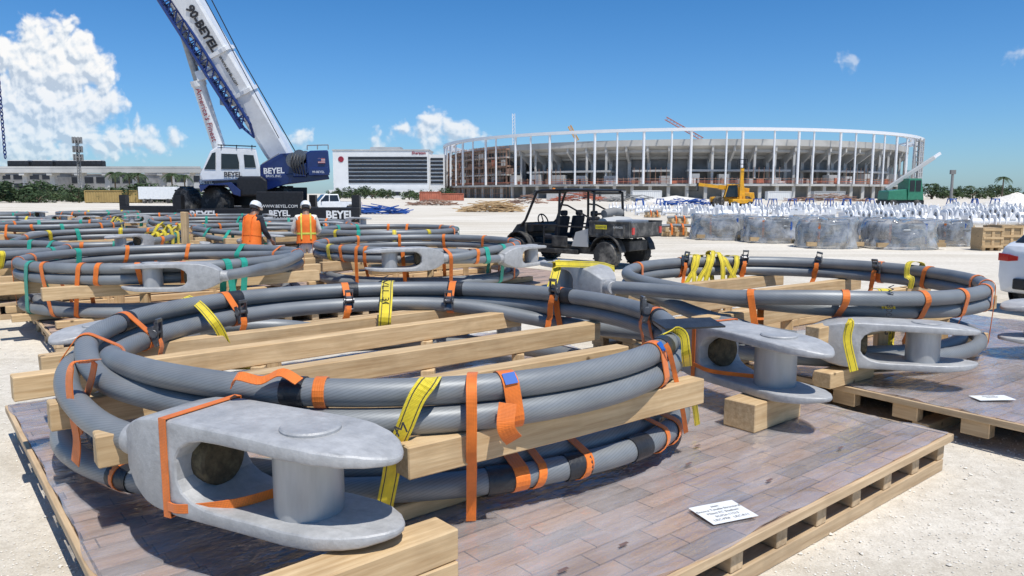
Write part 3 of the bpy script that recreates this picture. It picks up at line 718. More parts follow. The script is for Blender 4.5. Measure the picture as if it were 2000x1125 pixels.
q0=V((1.58,5.02,0));q1=q0+ax*.6
timber(q0+V((0,0,.367)),q1+V((0,0,.367)),.25,.198,'large timber block under the right hand fork')
timber((-3.5,5.95,.335),(-3.2,6.2,.335),.16,.135,'timber block under the fork behind left end of nearest coil')
def yl(pts,wd,w,l): return free_strap(pts,wd,w,'yellow',l)
ys=yl([P(838,738,1.06)+V((0,.16,-.05)),P(842,740,1.055),P(815,775,.99),P(790,835,.85),P(772,880,.73),P(762,935,.56),P(752,985,.42),P(748,1012,.30)],(1,.45,0),.085,'wide yellow lashing strap draped over front of nearest coil')
text('M',.075,M['ink'],ys,P(785,838,.86)+V((-.002,-.012,0)),(.8,.35,.35),(-.25,-.1,.9))
yl([P(362,580,1.03),P(385,592,1.0),P(410,618,.93),P(432,650,.80),P(445,690,.62),P(440,722,.45)],(1,.3,.3),.07,'yellow strap slanting off the back left of nearest coil')
yv=yl([P(757,548,1.03)+V((0,.12,-.02)),P(757,551,1.04),P(755,580,.97),P(752,620,.82),P(750,660,.62),P(750,675,.55)],(1,0,0),.11,'vertical yellow strap with black lettering at back of nearest coil')
text('WLL 3000 KG',.085,M['ink'],yv,P(753.5,592,.93)+V((0,-.014,0)),(0,.05,-1),(1,0,0))
yl([P(1290,655,1.03),P(1315,645,1.055),P(1335,655,1.03),P(1340,690,.93),P(1342,715,.82)],(.6,-.5,.4),.06,'yellow strap over right bend of nearest coil')
yl([P(1350,760,.62),P(1358,800,.45),P(1362,830,.32)],(.8,.3,0),.04,'yellow strap end hanging by the right bend of nearest coil')
yl([P(1068,852,.53),P(1110,840,.555),P(1155,828,.55),P(1195,822,.53)],(.0,.6,1),.05,'yellow strap lying along lower right cable of nearest coil')
yl([P(430,712,.5),P(450,716,.42),P(490,716,.36),P(525,712,.3)],(.2,1,.3),.05,'loose yellow strap end on the deck inside nearest coil')
def paper(px,py,lines,label,ang,w,h):
    p=P(px,py,.281);x=V((math.cos(ang),math.sin(ang),0));y=V((-x.y,x.x,0))
    pts=[p-x*w/2-y*h/2,p+x*w/2-y*h/2,p+x*w/2+y*h/2,p-x*w/2+y*h/2]
    o=MB().prism(pts,(0,0,.0015)).build('paper_label',M['paper']);tag(o,label,'label')
    for i,s in enumerate(lines):
        text(s,h*.125,M['print'],o,p+y*(h*(.34-.17*i))+V((0,0,.0025)),x,y,ext=.0004)
    return o
paper(1412,1000,['seen','Encore Tensile Structural','Miami FC Stadium','SC026-11213','LRC-PR8   LRC-R11'],'white paper label with printed lines on nearest pallet film',A1-.3,.275,.21)
paper(1938,777,['Encore Tensile','Miami FC Stadium','SC026-11213'],'white paper label on film of the right hand pallet',A1-.62,.30,.14)
for i,(px,py) in enumerate(((1218,1062),(1503,937),(1642,874),(1100,1112),(1345,905),(1362,870))):
    p=P(px,py,.282)
    o=MB().box((p.x,p.y,p.z),(.055,.016,.001),Matrix.Rotation(A1,3,'Z')).build('plank_stamp',M['stamp']);tag(o,'small dark printed stamp on the planks of nearest pallet','stamp','dark stamps printed on the nearest pallet')
# ================================================================== generic units
def unit(c,Rr,alpha,ths,the,zs,ze,thl,desc,straps,lod=0,corner=None,loc=(1.7,1.7),film=False,beams=(-1.35,-.45,.45,1.35),psc=1.,extra=None,edir=None,fs=.8):
    k=Rr/2.;ax,by=axes(alpha);C=V((c[0],c[1],0))
    if corner is None: q=C-ax*loc[0]-by*loc[1];corner=(q.x,q.y)
    pallet(corner,alpha,'wooden pallet '+desc,full=(lod==0),sc=psc)
    if film: film_sheet(corner,alpha,'clear plastic film on the pallet '+desc,2.)
    T=ths-the
    while T<560: T+=360
    a=ths
    up=Coil(c,[(a,2.13,zs),(a-25,2.07,(zs+.84)/2),(a-50,2.0,.84),(a-300,1.98,.84),(a-345,1.86,.86),(a-375,1.87,.90),(a-410,1.98,.97),(a-T+70,1.99,.97),(a-T+30,2.04,(.97+ze)/2+.03),(a-T,2.2 if not extra else 2.08,ze)],k)
    step=3 if lod==0 else 6;n=16 if lod==0 else 8
    ro=empty('cable_coil',(c[0],c[1],.78),'upper grey cable coil on timbers '+desc,'cable coil')
    pp=up.path(step)
    if extra: pp=smooth_join(pp,extra)
    MB().tube(pp,CR,n).build('cable',M['cable'],ro,smooth=60)
    tx=V((-math.sin(R(a)),math.cos(R(a)),0));fork(ro,pp[0],math.atan2(tx.y,tx.x),fs)
    d=V((*edir,0)) if edir else pp[-1]-pp[-2];fork(ro,pp[-1],math.atan2(d.y,d.x),fs)
    lo=Coil(c,[(thl,2.25,.52),(thl-30,2.05,.45),(thl-60,1.97,.43),(thl-390,1.95,.43),(thl-430,1.8,.45),(thl-740,1.8,.45)],k)
    rl=empty('cable_coil',(c[0],c[1],.36),'lower grey cable coil on pallet deck '+desc,'cable coil')
    pl=lo.path(step);MB().tube(pl,CR,n).build('cable',M['cable'],rl,smooth=60)
    tx=V((-math.sin(R(thl)),math.cos(R(thl)),0));fork(rl,pl[0],math.atan2(tx.y,tx.x),fs)
    for i,q in enumerate(beams):
        hl=math.sqrt(max(.2,(Rr+.35)**2-q*q));p=C+by*q
        timber(p-ax*hl+V((0,0,.70)),p+ax*hl+V((0,0,.70)),.13,.155,'timber beam under upper coil '+desc,'timber beams '+desc)
        if lod==0 or i%2==0:
            timber(p-ax*hl*.93+V((0,0,.313)),p+ax*hl*.93+V((0,0,.313)),.11,.09,'flat dunnage timber under lower coil '+desc,'dunnage timbers '+desc)
        if lod==0:
            for s in (-.35,.35): timber(p+ax*s*hl+V((0,0,.268)),p+ax*s*hl+V((0,0,.62)),.1,.1,'short timber post under beams '+desc,'timber posts '+desc,name='timber_post')
    for (th,kd) in straps:
        mt={'o':'orange','y':'yellow','t':'teal'}[kd[0].lower()]
        circ=up.at(th)+(lo.at(th) if kd[0].isupper() else [])
        cn={'o':'orange','y':'yellow','t':'green'}[kd[0].lower()]
        strap(c,th,circ,mt,cn+(' long' if kd[0].isupper() else '')+' strap around cables '+desc,cn+(' long' if kd[0].isupper() else '')+' straps '+desc,w=(.09 if mt!='orange' else .06 if lod==0 else .07),buckle=(170 if ('b' in kd and lod==0) else None),skew=random.uniform(-.25,.25),simple=(lod>0),tail=('b' in kd))
    return up,lo
C2=(3.17,8.32)
u2=unit(C2,1.86,R(36),253,226,.63,.95,120,'of the right hand stack',[(300,'o'),(285,'ob'),(262,'o'),(240,'o'),(330,'O'),(345,'o'),(15,'o'),(35,'ob'),(60,'ob'),(90,'ob'),(120,'ob'),(318,'o'),(150,'o')],0,corner=(3.85,4.91),film=True,extra=[(1.38,7.32,.95),(1.0,7.62,.94)],edir=(-.45,.9),fs=.9)
y2=free_strap([P(1728,563,1.04)+V((0,.14,-.02)),P(1728,566,1.04),P(1732,585,.97),P(1737,615,.82),P(1735,660,.55),P(1730,700,.40)],(1,0,0),.11,'yellow','wide yellow lettered strap over front of right hand stack')
text('WLL 3000 KG',.075,M['ink'],y2,P(1734,605,.89)+V((0,-.02,0)),(0.02,.05,-1),(1,0,0))
free_strap([P(1655,627,.88),P(1660,632,.86),P(1655,665,.72),P(1668,725,.47)],(1,0,0),.07,'yellow','yellow strap around body of fork on right hand stack')
free_strap([P(1075,512,1.2),P(1088,515,1.18),P(1082,545,1.04),P(1072,575,.90)],(1,0,0),.09,'yellow','yellow strap over fork at left end of right hand stack')
free_strap([P(1085,515,1.19),P(1130,516,1.17),P(1175,518,1.12),P(1200,525,1.06)],(0,.4,1),.07,'yellow','yellow strap trailing from fork to cables of right hand stack')
rd_=random.Random(31);t=th_of(1420,514,1.0,C2)
for i in range(7): drape(C2,1.84,t+(-10,-6,-3.5,-1,2,5,9)[i],'yellow','yellow strap draped over the back of the right hand stack',rd_,.065,'yellow straps draped on back of the right hand stack',.07)
drape(C2,1.84,20,'yellow','yellow strap draped at far right bend of right hand stack',rd_,.07,None,.03)
timber(P(1605,742,.335),P(1605,742,.335)+axes(R(36))[0]*.7,.16,.135,'timber block under fork of the right hand stack')
C3=(-5.1,10.97)
u3=unit(C3,1.86,R(38),60,332,.75,.9,110,'left of the two workers',[(262,'O'),(285,'o'),(318,'T'),(323,'T'),(235,'T'),(300,'o'),(210,'O'),(190,'o'),(20,'o'),(45,'o'),(75,'t'),(105,'o'),(135,'o'),(160,'t'),(270,'o'),(248,'O')],0,extra=[(-3.42,9.5,.9),(-3.62,9.2,.88)],edir=(-1,-.12),fs=.8)
C4=(-1.75,13.9)
u4=unit(C4,1.86,R(39),322,288,.80,.87,100,'left of the black cart',[(326,'T'),(306,'o'),(270,'O'),(250,'o'),(235,'o'),(225,'y'),(340,'O'),(352,'o'),(20,'o'),(50,'o'),(80,'o'),(110,'o'),(140,'o'),(170,'o'),(200,'o'),(292,'O'),(312,'t'),(245,'O')],0,fs=.85)
far=[((-9.35,12.0),30,290,'at the left edge beside green straps'),((-9.4,16.9),200,330,'in front of the far left rows'),((-7.0,24.9),320,60,'just behind the two workers'),((-13.9,22.6),280,150,'left of the bare timber post'),((-10.9,26.5),250,20,'under the crane outrigger'),((-18.8,27.5),300,80,'farthest at the left edge'),((-15.4,31.6),200,300,'below the brown container'),((-3.2,19.3),290,200,'right of the two workers'),((-24.,34.),250,60,'farthest back near the trees'),((-14.6,17.4),270,120,'at left edge behind nearer rows'),((-20.5,37.),270,120,'in the last row near the tree line'),((-6.9,20.9),270,70,'between the workers and the crane'),((-12.2,30.4),230,30,'nearest the crane rear box')]
rf=random.Random(12)
for c,a,b,dsc in far:
    st=[(t+rf.uniform(-8,8),rf.choice(['o','o','O','O','T','t','y','T'])) for t in range(0,360,26)]
    unit(c,1.8+rf.uniform(-.05,.08),R(39+rf.uniform(-5,5)),a,b,.7,.9,rf.uniform(0,360),dsc,st,1,beams=(-1.35,-.45,.45,1.35),fs=.75)
for i in range(7): drape((-9.4,16.9),1.79,15+i*9,'yellow','yellow strap draped on coil left of the bare timber post',rd_,.10,'yellow straps draped left of the timber post',.2)
for i in range(5): drape((-9.4,16.9),1.79,-25+i*7,'yellow','yellow strap draped low beside the bare timber post',rd_,.10,'yellow straps draped low beside the timber post',.15)
for i in range(5): drape((-13.9,22.6),1.79,10+i*10,'yellow','yellow strap draped on coil at back of far left rows',rd_,.12,'yellow straps at back of far left rows',.2)
timber((-5.75,13.05,.26),(-5.73,13.05,1.58),.11,.10,'bare timber post standing upright behind the left coil stack',name='timber_post')
for i,(px,py,z,L_,an) in enumerate(((560,545,.07,1.3,.5),(640,545,.07,.9,.65),(20,560,.35,1.4,.65),(90,545,.35,1.2,.6),(230,470,.07,1.5,.5),(720,470,.07,1.4,.6))):
    a=P(px,py,z);timber(a,a+V((math.cos(an),math.sin(an),0))*L_,.14,.14,'loose timber lying on the ground between the middle coil stacks','loose timbers between middle coil stacks')
rr=empty('cable_coil',(8.0,6.6,.36),'grey cable coil and fork at the right photo edge','cable coil')
kc=Coil((8.05,6.6),[(110,2.1,.62),(60,2.0,.62),(-250,2.0,.45),(-290,1.98,.62),(-500,1.98,.62)],.93)
kp=kc.path(5);kp=smooth_join(kp[::-1],[(6.9,7.9,.62),(6.42,7.6,.62)])
MB().tube(kp,CR,12).build('cable',M['cable'],rr,smooth=60);fork(rr,(6.34,7.55,.62),math.atan2(-.18,-1))
pallet((7.4,3.6),R(36),'wooden pallet at the right photo edge',full=False)
timber((5.6,7.35,.33),(9.0,7.1,.33),.14,.14,'timber beam under the fork at the right photo edge')
free_strap([V((5.75,7.25,.87)),V((5.72,7.2,.8)),V((5.7,7.2,.55)),V((5.4,7.0,.42)),V((4.95,6.85,.36))],(1,0,.3),.07,'yellow','yellow strap around fork at the right photo edge')
# ================================================================== WHEELS
def wheel(parent,c,r,w,ax,rim='rim',spk=6,lug=True):
    ax=V(ax).normalized();c=V(c);mb=MB()
    pr=[(r*.58,-w/2),(r*.9,-w/2),(r*.985,-w*.38),(r,-w*.2),(r,w*.2),(r*.985,w*.38),(r*.9,w/2),(r*.58,w/2)]
    mb.lathe(pr,c,28,ax)
    if lug:
        up=V((0,0,1));x=ax.cross(up).normalized();y=x.cross(ax)
        for i in range(22):
            a=2*PI*i/22;d=x*math.cos(a)+y*math.sin(a);tn=ax.cross(d)
            mb.box(c+d*(r+.004)+ax*(w*.2*(1 if i%2 else -1)),(r*.05,r*.1,w*.5),Matrix((d,tn,ax)).transposed())
    t=mb.build('wheel',M['tyre'],parent,smooth=40)
    rb=MB();rb.lathe([(r*.6,-w*.40),(r*.52,-w*.32),(r*.2,-w*.3),(r*.2,-w*.42),(0.001,-w*.43)],c,24,ax);rb.lathe([(r*.6,w*.40),(r*.52,w*.32),(r*.2,w*.3),(r*.2,w*.42),(.001,w*.43)],c,24,ax)
    x=ax.cross(V((0,0,1))).normalized();y=x.cross(ax)
    for s in (-1,1):
        for i in range(spk):
            a=2*PI*i/spk;d=x*math.cos(a)+y*math.sin(a);rb.bar(c+ax*s*w*.36+d*r*.15,c+ax*s*w*.36+d*r*.56,r*.12,w*.06,ax)
    rb.build('rim',M[rim],t,smooth=40);return t
def place(root,loc,rz,sc=1.): root.location=loc;root.rotation_euler=(0,0,rz);root.scale=(sc,)*3;return root
# ================================================================== UTILITY CART
def cart():
    r=empty('utility_cart',(0,0,0),'black four seat utility cart with open roll cage and cargo bed','utility cart')
    CB='cartblack'
    b=MB();b.box((.25,0,.42),(2.7,1.25,.2));b.box((.25,.66,.36),(1.5,.1,.12));b.box((.25,-.66,.36),(1.5,.1,.12));b.box((-1.25,0,.55),(1.1,.8,.25));b.box((1.5,0,.5),(.7,.7,.3))
    b.build('chassis',M[CB],r,bevel=.02)
    h=MB();h.loft([[(1.25,-.68,.55),(1.25,.68,.55),(1.25,.66,1.05),(1.25,-.66,1.05)],[(1.65,-.6,.6),(1.65,.6,.6),(1.65,.55,.98),(1.65,-.55,.98)],[(1.97,-.42,.55),(1.97,.42,.55),(1.95,.38,.80),(1.95,-.38,.80)]])
    h.build('hood',M[CB],r,bevel=.02)
    for s in (-1,1):
        for cx in (1.45,-1.35):
            f=MB();arc=[(cx+.44*math.cos(R(a)),.33+.46*math.sin(R(a))) for a in range(8,180,18)]
            f.loft([[(x,s*.66-.13,z),(x,s*.66+.13,z),(x,s*.66+.13,z+.03),(x,s*.66-.13,z+.03)] for x,z in arc]);f.build('fender',M[CB],r)
        MB().box((1.95,s*.3,.74),(.05,.16,.08)).build('headlight',M['lamp'],r,bevel=.01)
        MB().box((-2.02,s*.6,.92),(.03,.1,.16)).build('tail_light',M['tail'],r)
        MB().prism([(-.8,s*.66,.5),(-.3,s*.66,.5),(-.42,s*.66,.85),(-.8,s*.66,.95)],(0,s*.04,0)).build('side_panel',M['grey'],r)
        MB().box((.1,s*.67,.6),(.5,.04,.28)).build('side_panel',M[CB],r,bevel=.02)
    g=MB()
    for i in range(5): g.box((1.98,0,.58+.035*i),(.03,.5,.015))
    g.tube([(2.0,-.5,.5),(2.07,-.45,.55),(2.07,.45,.55),(2.0,.5,.5)],.03,8);g.build('grille',M['ratchet'],r)
    c=MB();c.box((-1.42,0,.78),(1.15,1.42,.05))
    for s in (-1,1): c.box((-1.42,s*.70,.95),(1.15,.05,.32));c.bar((-2.0,s*.7,1.12),(-.84,s*.7,1.12),.08,.04)
    c.box((-1.99,0,.95),(.05,1.36,.32));c.box((-.86,0,.97),(.05,1.36,.36))
    for s in (-1,1):
        for i in range(4): c.box((-1.85+.28*i,s*.735,.94),(.03,.03,.26))
    c.build('cargo_bed',M['cartbed'],r,bevel=.008)
    MB().box((-1.22,.755,1.0),(.32,.006,.10)).build('number_sticker',M['sticker'],r)
    text('11623742',.075,M['ink'],r,(-1.22,.7595,.998),(-1,0,0),(0,0,1))
    text('RANGER',.07,M['silver'],r,(-1.7,.7595,1.0),(-1,0,0),(0,0,1))
    k=MB()
    for s in (-1,1):
        k.tube([(1.42,s*.66,.95),(1.25,s*.66,1.1),(.92,s*.6,1.82),(.78,s*.58,1.87),(-.78,s*.58,1.87),(-.90,s*.6,1.82),(-.92,s*.66,.85)],.034,8)
        k.tube([(.18,s*.64,.5),(.16,s*.6,1.87)],.032,8)
        k.tube([(-.92,s*.64,1.15),(-.1,s*.62,1.5),(.15,s*.62,1.52)],.022,8);k.tube([(.18,s*.64,1.0),(1.05,s*.66,1.0)],.022,8);k.tube([(-.9,s*.66,.98),(.18,s*.66,.98)],.022,8);k.tube([(.62,s*.66,.5),(.62,s*.66,1.0)],.022,8)
    for x,z in ((.92,1.82),(.16,1.87),(-.9,1.8),(1.38,1.0),(-.92,1.3)): k.tube([(x,-.6,z),(x,.6,z)],.028,8)
    k.build('roll_cage',M['black'],r,smooth=40)
    MB().loft([[(1.0,-.62,1.84),(1.0,.62,1.84),(.98,.62,1.87),(.98,-.62,1.87)],[(.1,-.66,1.89),(.1,.66,1.89),(.1,.6,1.92),(.1,-.6,1.92)],[(-1.0,-.64,1.86),(-1.0,.64,1.86),(-.98,.6,1.89),(-.98,-.6,1.89)]]).build('roof',M['black'],r,bevel=.01)
    for x in (.52,-.42):
        for s in (-.32,.32):
            q=MB();q.box((x,s,.70),(.44,.5,.13));q.box((x-.22,s,.98),(.11,.46,.50),Matrix.Rotation(-.2,3,'Y'));q.box((x-.28,s,1.30),(.08,.26,.14));q.build('seat',M['darkcloth'],r,bevel=.04,seg=3)
    MB().box((1.2,0,.90),(.2,1.2,.22)).build('dashboard',M['black'],r,bevel=.03)
    st=MB();tcs=[];cc=V((.93,.32,1.08));u=V((.35,0,.94)).normalized();v=V((0,1,0))
    for i in range(20): tcs.append(cc+(u*math.cos(i*PI/10)+v*math.sin(i*PI/10))*.19)
    st.tube(tcs,.018,8,True);st.bar(cc-u*.17,cc+u*.17,.03,.015,(1,0,0));st.tube([cc,cc+V((.2,0,-.12))],.02,8);st.build('steering_wheel',M['black'],r,smooth=50)
    MB().lathe([(.05,0),(.05,.02),(.04,.05),(.0,.06)],(.6,.3,1.88),14).build('beacon',M['amber'],r,smooth=40)
    for x in (1.45,-1.35):
        for s in (-1,1): wheel(r,(x,s*.66,.33),.34,.27,(0,s,0))
    return r
CA=R(138);CO=P(1137,518,0)+V((-.05,.5,0));place(cart(),CO,CA,1.06)
def tool_load():
    f=lambda x,y,z:CO+Matrix.Rotation(CA,3,'Z')@V((x,y,z))*1.06
    r=empty('equipment_roll',f(-1.25,-.1,.81),'grey bundled equipment lying in the bed of the black cart','equipment')
    MB().tube([f(-1.12,-.55,1.02),f(-1.15,0,1.06),f(-1.12,.55,1.02)],.2,12).build('roll',M['grey'],r,smooth=50)
    MB().box(f(-1.6,0,1.0),(.5,.8,.34),Matrix.Rotation(CA,3,'Z')).build('case',M['rim'],r,bevel=.03)
    MB().tube([f(-1.05,-.3,1.32),f(-1.1,.05,1.36),f(-1.05,.4,1.30)],.11,10).build('hose',M['concrete_d'],r,smooth=50)
tool_load()
# ================================================================== PICKUP
def pickup(col,label):
    r=empty('pickup_truck',(0,0,0),label,'pickup truck')
    def arch(cx): return [(cx+.46*math.cos(R(a)),.40+.46*math.sin(R(a))) for a in range(175,0,-22)]
    poly=[(-2.8,.5),(-2.8,1.12),(2.3,1.12),(2.75,1.02),(2.85,.85),(2.85,.45)]+[(2.25,.42)]+[(x,z) for x,z in arch(1.75)[::-1]]+[(1.2,.42),(-1.15,.42)]+[(x,z) for x,z in arch(-1.7)[::-1]]+[(-2.25,.45)]
    b=MB();b.prism([(x,-.95,z) for x,z in poly],(0,1.9,0));b.build('body',M[col],r,bevel=.03)
    c=MB();c.loft([[(-.75,-.9,1.1),(1.35,-.9,1.1),(1.35,.9,1.1),(-.75,.9,1.1)],[(-.6,-.74,1.85),(.65,-.74,1.85),(.65,.74,1.85),(-.6,.74,1.85)]]);c.build('cab',M[col],r,bevel=.05)
    for s in (-1,1):
        for (x0,x1,x2,x3) in ((.33,1.12,.62,.3),(-.62,.25,.22,-.52)):
            MB().prism([(x0,s*.895,1.18),(x1,s*.895,1.18),(x2,s*.765,1.75),(x3,s*.765,1.75)],(0,s*.012,.002)).build('window',M['glass'],r)
    MB().prism([(1.32,-.8,1.17),(1.32,.8,1.17),(.75,.68,1.79),(.75,-.68,1.79)],(.02,0,.015)).build('windscreen',M['glass'],r)
    MB().prism([(-.75,-.75,1.2),(-.75,.75,1.2),(-.63,.65,1.75),(-.63,-.65,1.75)],(-.02,0,.005)).build('rear_window',M['glass'],r)
    MB().box((-1.8,0,1.125),(1.85,1.6,.02)).build('bed_liner',M['black'],r)
    MB().box((2.86,0,.82),(.03,1.1,.3)).build('grille',M['black'],r)
    MB().box((2.9,0,.52),(.1,1.85,.2)).build('bumper',M['rim'],r,bevel=.03);MB().box((-2.85,0,.55),(.1,1.8,.18)).build('bumper',M['rim'],r,bevel=.03)
    for s in (-1,1):
        MB().box((2.83,s*.75,.86),(.06,.32,.22)).build('headlight',M['lamp'],r,bevel=.02);MB().box((-2.81,s*.86,.92),(.03,.14,.36)).build('tail_light',M['tail'],r)
        MB().box((1.05,s*1.05,1.25),(.1,.16,.2)).build('mirror',M['black'],r,bevel=.02)
        for x in (1.75,-1.7): wheel(r,(x,s*.86,.39),.39,.26,(0,s,0),lug=False)
    return r
place(pickup('white','white pickup truck parked behind the crane'),G(648,72),R(205))
place(pickup('red','dark red pickup truck near the brown container far left'),G(218,170),R(180))
# ================================================================== CAR at right edge
def car():
    r=empty('parked_car',(0,0,0),'white car at the right photo edge, rear corner showing','car')
    prof=[(-2.2,.40,.62,.92),(-2.15,.32,.82,1.0),(-1.95,.28,.88,1.05),(-1.2,.22,.91,1.02),(0,.2,.91,.99),(1.2,.22,.9,.96),(1.9,.25,.84,.85),(2.15,.3,.7,.72),(2.22,.36,.5,.6)]
    rings=[]
    for x,z0,hw,z1 in prof:
        rings.append([(x,-hw*.94,z0),(x,hw*.94,z0),(x,hw,z0+.22),(x,hw*1.0,z1-.20),(x,hw*.93,z1-.03),(x,hw*.85,z1),(x,-hw*.85,z1),(x,-hw*.93,z1-.03),(x,-hw*1.0,z1-.20),(x,-hw,z0+.22)])
    MB().loft(rings).build('body',M['white'],r,bevel=.015,smooth=38)
    MB().loft([[(-2.05,-.74,1.0),(1.0,-.78,.95),(1.0,.78,.95),(-2.05,.74,1.0)],[(-1.75,-.66,1.25),(.5,-.7,1.25),(.5,.7,1.25),(-1.75,.66,1.25)],[(-1.25,-.58,1.46),(.05,-.6,1.46),(.05,.6,1.46),(-1.25,.58,1.46)]]).build('glasshouse',M['glass'],r,bevel=.04,smooth=40)
    MB().loft([[(-1.42,-.575,1.45),(.15,-.59,1.45),(.15,.59,1.45),(-1.42,.575,1.45)],[(-1.2,-.5,1.5),(.0,-.52,1.5),(.0,.52,1.5),(-1.2,.5,1.5)]]).build('roof',M['white'],r,bevel=.02,smooth=40)
    for s in (-1,1):
        MB().loft([[(-2.212,s*.52,.79),(-2.19,s*.52,.79),(-2.19,s*.52,.85),(-2.212,s*.52,.85)],[(-2.20,s*.66,.77),(-2.17,s*.64,.77),(-2.17,s*.64,.87),(-2.20,s*.66,.87)],[(-2.155,s*.835,.77),(-2.13,s*.80,.77),(-2.13,s*.80,.88),(-2.155,s*.835,.88)],[(-1.98,s*.888,.80),(-1.98,s*.86,.80),(-1.98,s*.86,.87),(-1.98,s*.888,.87)]]).build('tail_light',M['tail'],r)
        for x in (1.35,-1.35):
            wheel(r,(x,s*.83,.33),.33,.2,(0,s,0),lug=False,spk=5)
            MB().lathe([(.40,-.01),(.40,.008),(.32,.008),(.32,-.01)],(x,s*.905,.35),28,(0,s,0)).build('wheel_arch',M['black'],r)
        MB().bar((-1.72,s*.685,1.24),(-1.2,s*.60,1.46),.05,.10).build('pillar',M['white'],r)
        MB().bar((-.45,s*.735,1.0),(-.5,s*.60,1.46),.05,.07).build('pillar',M['white'],r)
    MB().box((-2.205,0,.45),(.08,1.1,.16)).build('rear_bumper_trim',M['black'],r,bevel=.02)
    MB().box((-2.212,0,.66),(.012,.5,.12)).build('number_plate',M['paper'],r)
    return r
place(car(),(10.36,12.1,0),R(24),1.08)
# ================================================================== CRANE
def crane():
    K=1.25
    q_=lambda px,py,d:Q(px,py,d*K)
    r=empty('mobile_crane',V((q_(480,455,31).x,31*K,0)),'white and blue mobile crane with raised boom and black outriggers','crane')
    def tx(body,size,mat,o,x,y,par=None,**k): return text(body,size*K,M[mat],par or r,o,x,y,**k)
    def slab(name,poly,d0,depth,mat,bev=.03,par=None):
        cx=sum(p[0] for p in poly)/len(poly);a=q_(cx,378,d0);b=q_(cx,378,d0+depth);e=b-a;e.z=0
        return MB().prism([q_(x,y,d0) for x,y in poly],e).build(name,M[mat],par or r,bevel=bev*K)
    slab('carrier_frame',[(452,366),(600,366),(600,402),(452,402)],29.6,3.3,'black')
    slab('carrier_fender',[(388,362),(452,356),(470,372),(470,384),(456,380),(444,362),(408,362),(392,376)],28.3,1.1,'blue',.02)
    slab('rear_cover',[(500,374),(592,374),(592,436),(500,436)],27.9,.5,'black')
    slab('side_tank',[(462,350),(468,344),(512,344),(522,352),(522,376),(510,384),(468,384),(462,378)],28.4,.7,'black',.08)
    slab('outrigger_beam',[(345,409),(590,405),(703,405),(703,431),(345,430)],28.2,.5,'black')
    slab('outrigger_beam',[(236,402),(620,403),(620,418),(236,417)],34.0,.55,'black')
    for px,d in ((696,28.45),(350,28.45),(243,34.3),(612,34.3)):
        b=q_(px,400,d);y=d*K;mb=MB();mb.cyl((b.x,y,.2),(b.x,y,1.75),.15,n=14);mb.box((b.x,y,1.35),(.36,.42,.95));mb.build('outrigger_jack',M['black'],r,smooth=40)
        MB().lathe([(.12,.24),(.34,.14),(.45,.1),(.45,0),(.0,0)],(b.x,y,0),18).build('outrigger_pad',M['black'],r,smooth=40)
    for px,d in ((425,29.0),(366,31.5),(560,29.9),(500,33.0)):
        c=q_(px,392,d);wheel(r,(c.x,c.y,1.42),.84,.7,(-.5,-.87,0),'white',8)
    slab('deck',[(388,352),(400,347),(520,340),(640,338),(644,350),(560,360),(520,372),(450,366),(390,362)],29.3,2.4,'blue')
    slab('boom_support',[(508,350),(508,322),(548,300),(575,298),(582,348)],29.6,1.9,'blue')
    slab('counterweight',[(598,340),(598,298),(606,294),(641,293),(645,338)],29.1,2.4,'blue',.05)
    slab('counterweight_plate',[(603,343),(603,328),(640,326),(644,342)],28.95,.14,'blue',.02)
    slab('engine_cover',[(572,346),(572,322),(598,318),(598,346)],29.2,1.6,'blue',.04)
    for i,(px,py,rr_) in enumerate(((580,314,.3),(591,306,.25))):
        c=q_(px,py,29.6);MB().lathe([(rr_*.6,-.6),(rr_*1.25,-.58),(rr_*1.25,-.5),(rr_,-.48),(rr_,.48),(rr_*1.25,.5),(rr_*1.25,.58),(rr_*.6,.6)],c,18,(0,1,0)).build('winch_drum',M['ratchet'],r,smooth=40)
    for i in range(5): MB().tube(catm([q_(572+5*i,300+i,29.15),q_(568+6*i,318,29.0),q_(576+5*i,338+i,29.1)],4),.036,6).build('hose',M['rubber'],r)
    for a_,b_ in (((600,293),(600,284)),((620,292),(620,283)),((641,292),(641,283)),((600,284),(641,283)),((512,320),(545,300))): MB().tube([q_(*a_,29.2),q_(*b_,29.2)],.026,6).build('hand_rail',M['rim'],r)
    slab('cab',[(390,342),(411,294),(424,286),(500,290),(508,326),(509,350),(394,354)],28.9,1.5,'white',.06)
    slab('windscreen',[(399,330),(414,299),(421,297),(421,331)],28.875,.03,'glass',0)
    slab('cab_window',[(432,330),(432,300),(463,301),(467,318),(467,330)],28.875,.03,'glass',0)
    slab('cab_window',[(478,327),(476,302),(495,303),(500,327)],28.875,.03,'glass',0)
    X=(1,0,0);Z=(0,0,1);n_=V((0,-.02,0))
    tx('BEYEL',.26,'ink',q_(455,341,28.86)+n_,X,Z,bold=.01)
    tx('BEYEL',.31,'white',q_(535,334,29.55)+n_,(1,0,.03),Z,bold=.012)
    tx('BROS.,INC.',.13,'white',q_(535,344,29.25)+n_,X,Z)
    tx('BEYEL',.20,'white',q_(404,356,29.26)+n_,X,Z,bold=.01)
    for px in (398,664): tx('BEYEL',.40,'white',q_(px,420,28.17)+n_,X,Z,bold=.018)
    tx('BEYEL',.30,'white',q_(546,417,27.87)+n_,X,Z,bold=.012)
    tx('WWW.BEYEL.COM',.16,'white',q_(546,403,27.87)+n_,X,Z)
    tx('CRANE & RIGGING',.13,'white',q_(546,427,27.87)+n_,X,Z)
    tx('99-BEYEL',.12,'white',q_(622,336,28.9)+n_,X,Z)
    fo=q_(628,314,29.06);fm=MB()
    fm.box(fo,(.34,.02,.23));flag=fm.build('flag_emblem',M['white'],r)
    for i in range(4): MB().box(fo+V((0,-.014,-.096+.064*i)),(.34,.008,.03)).build('flag_stripe',M['red'],flag)
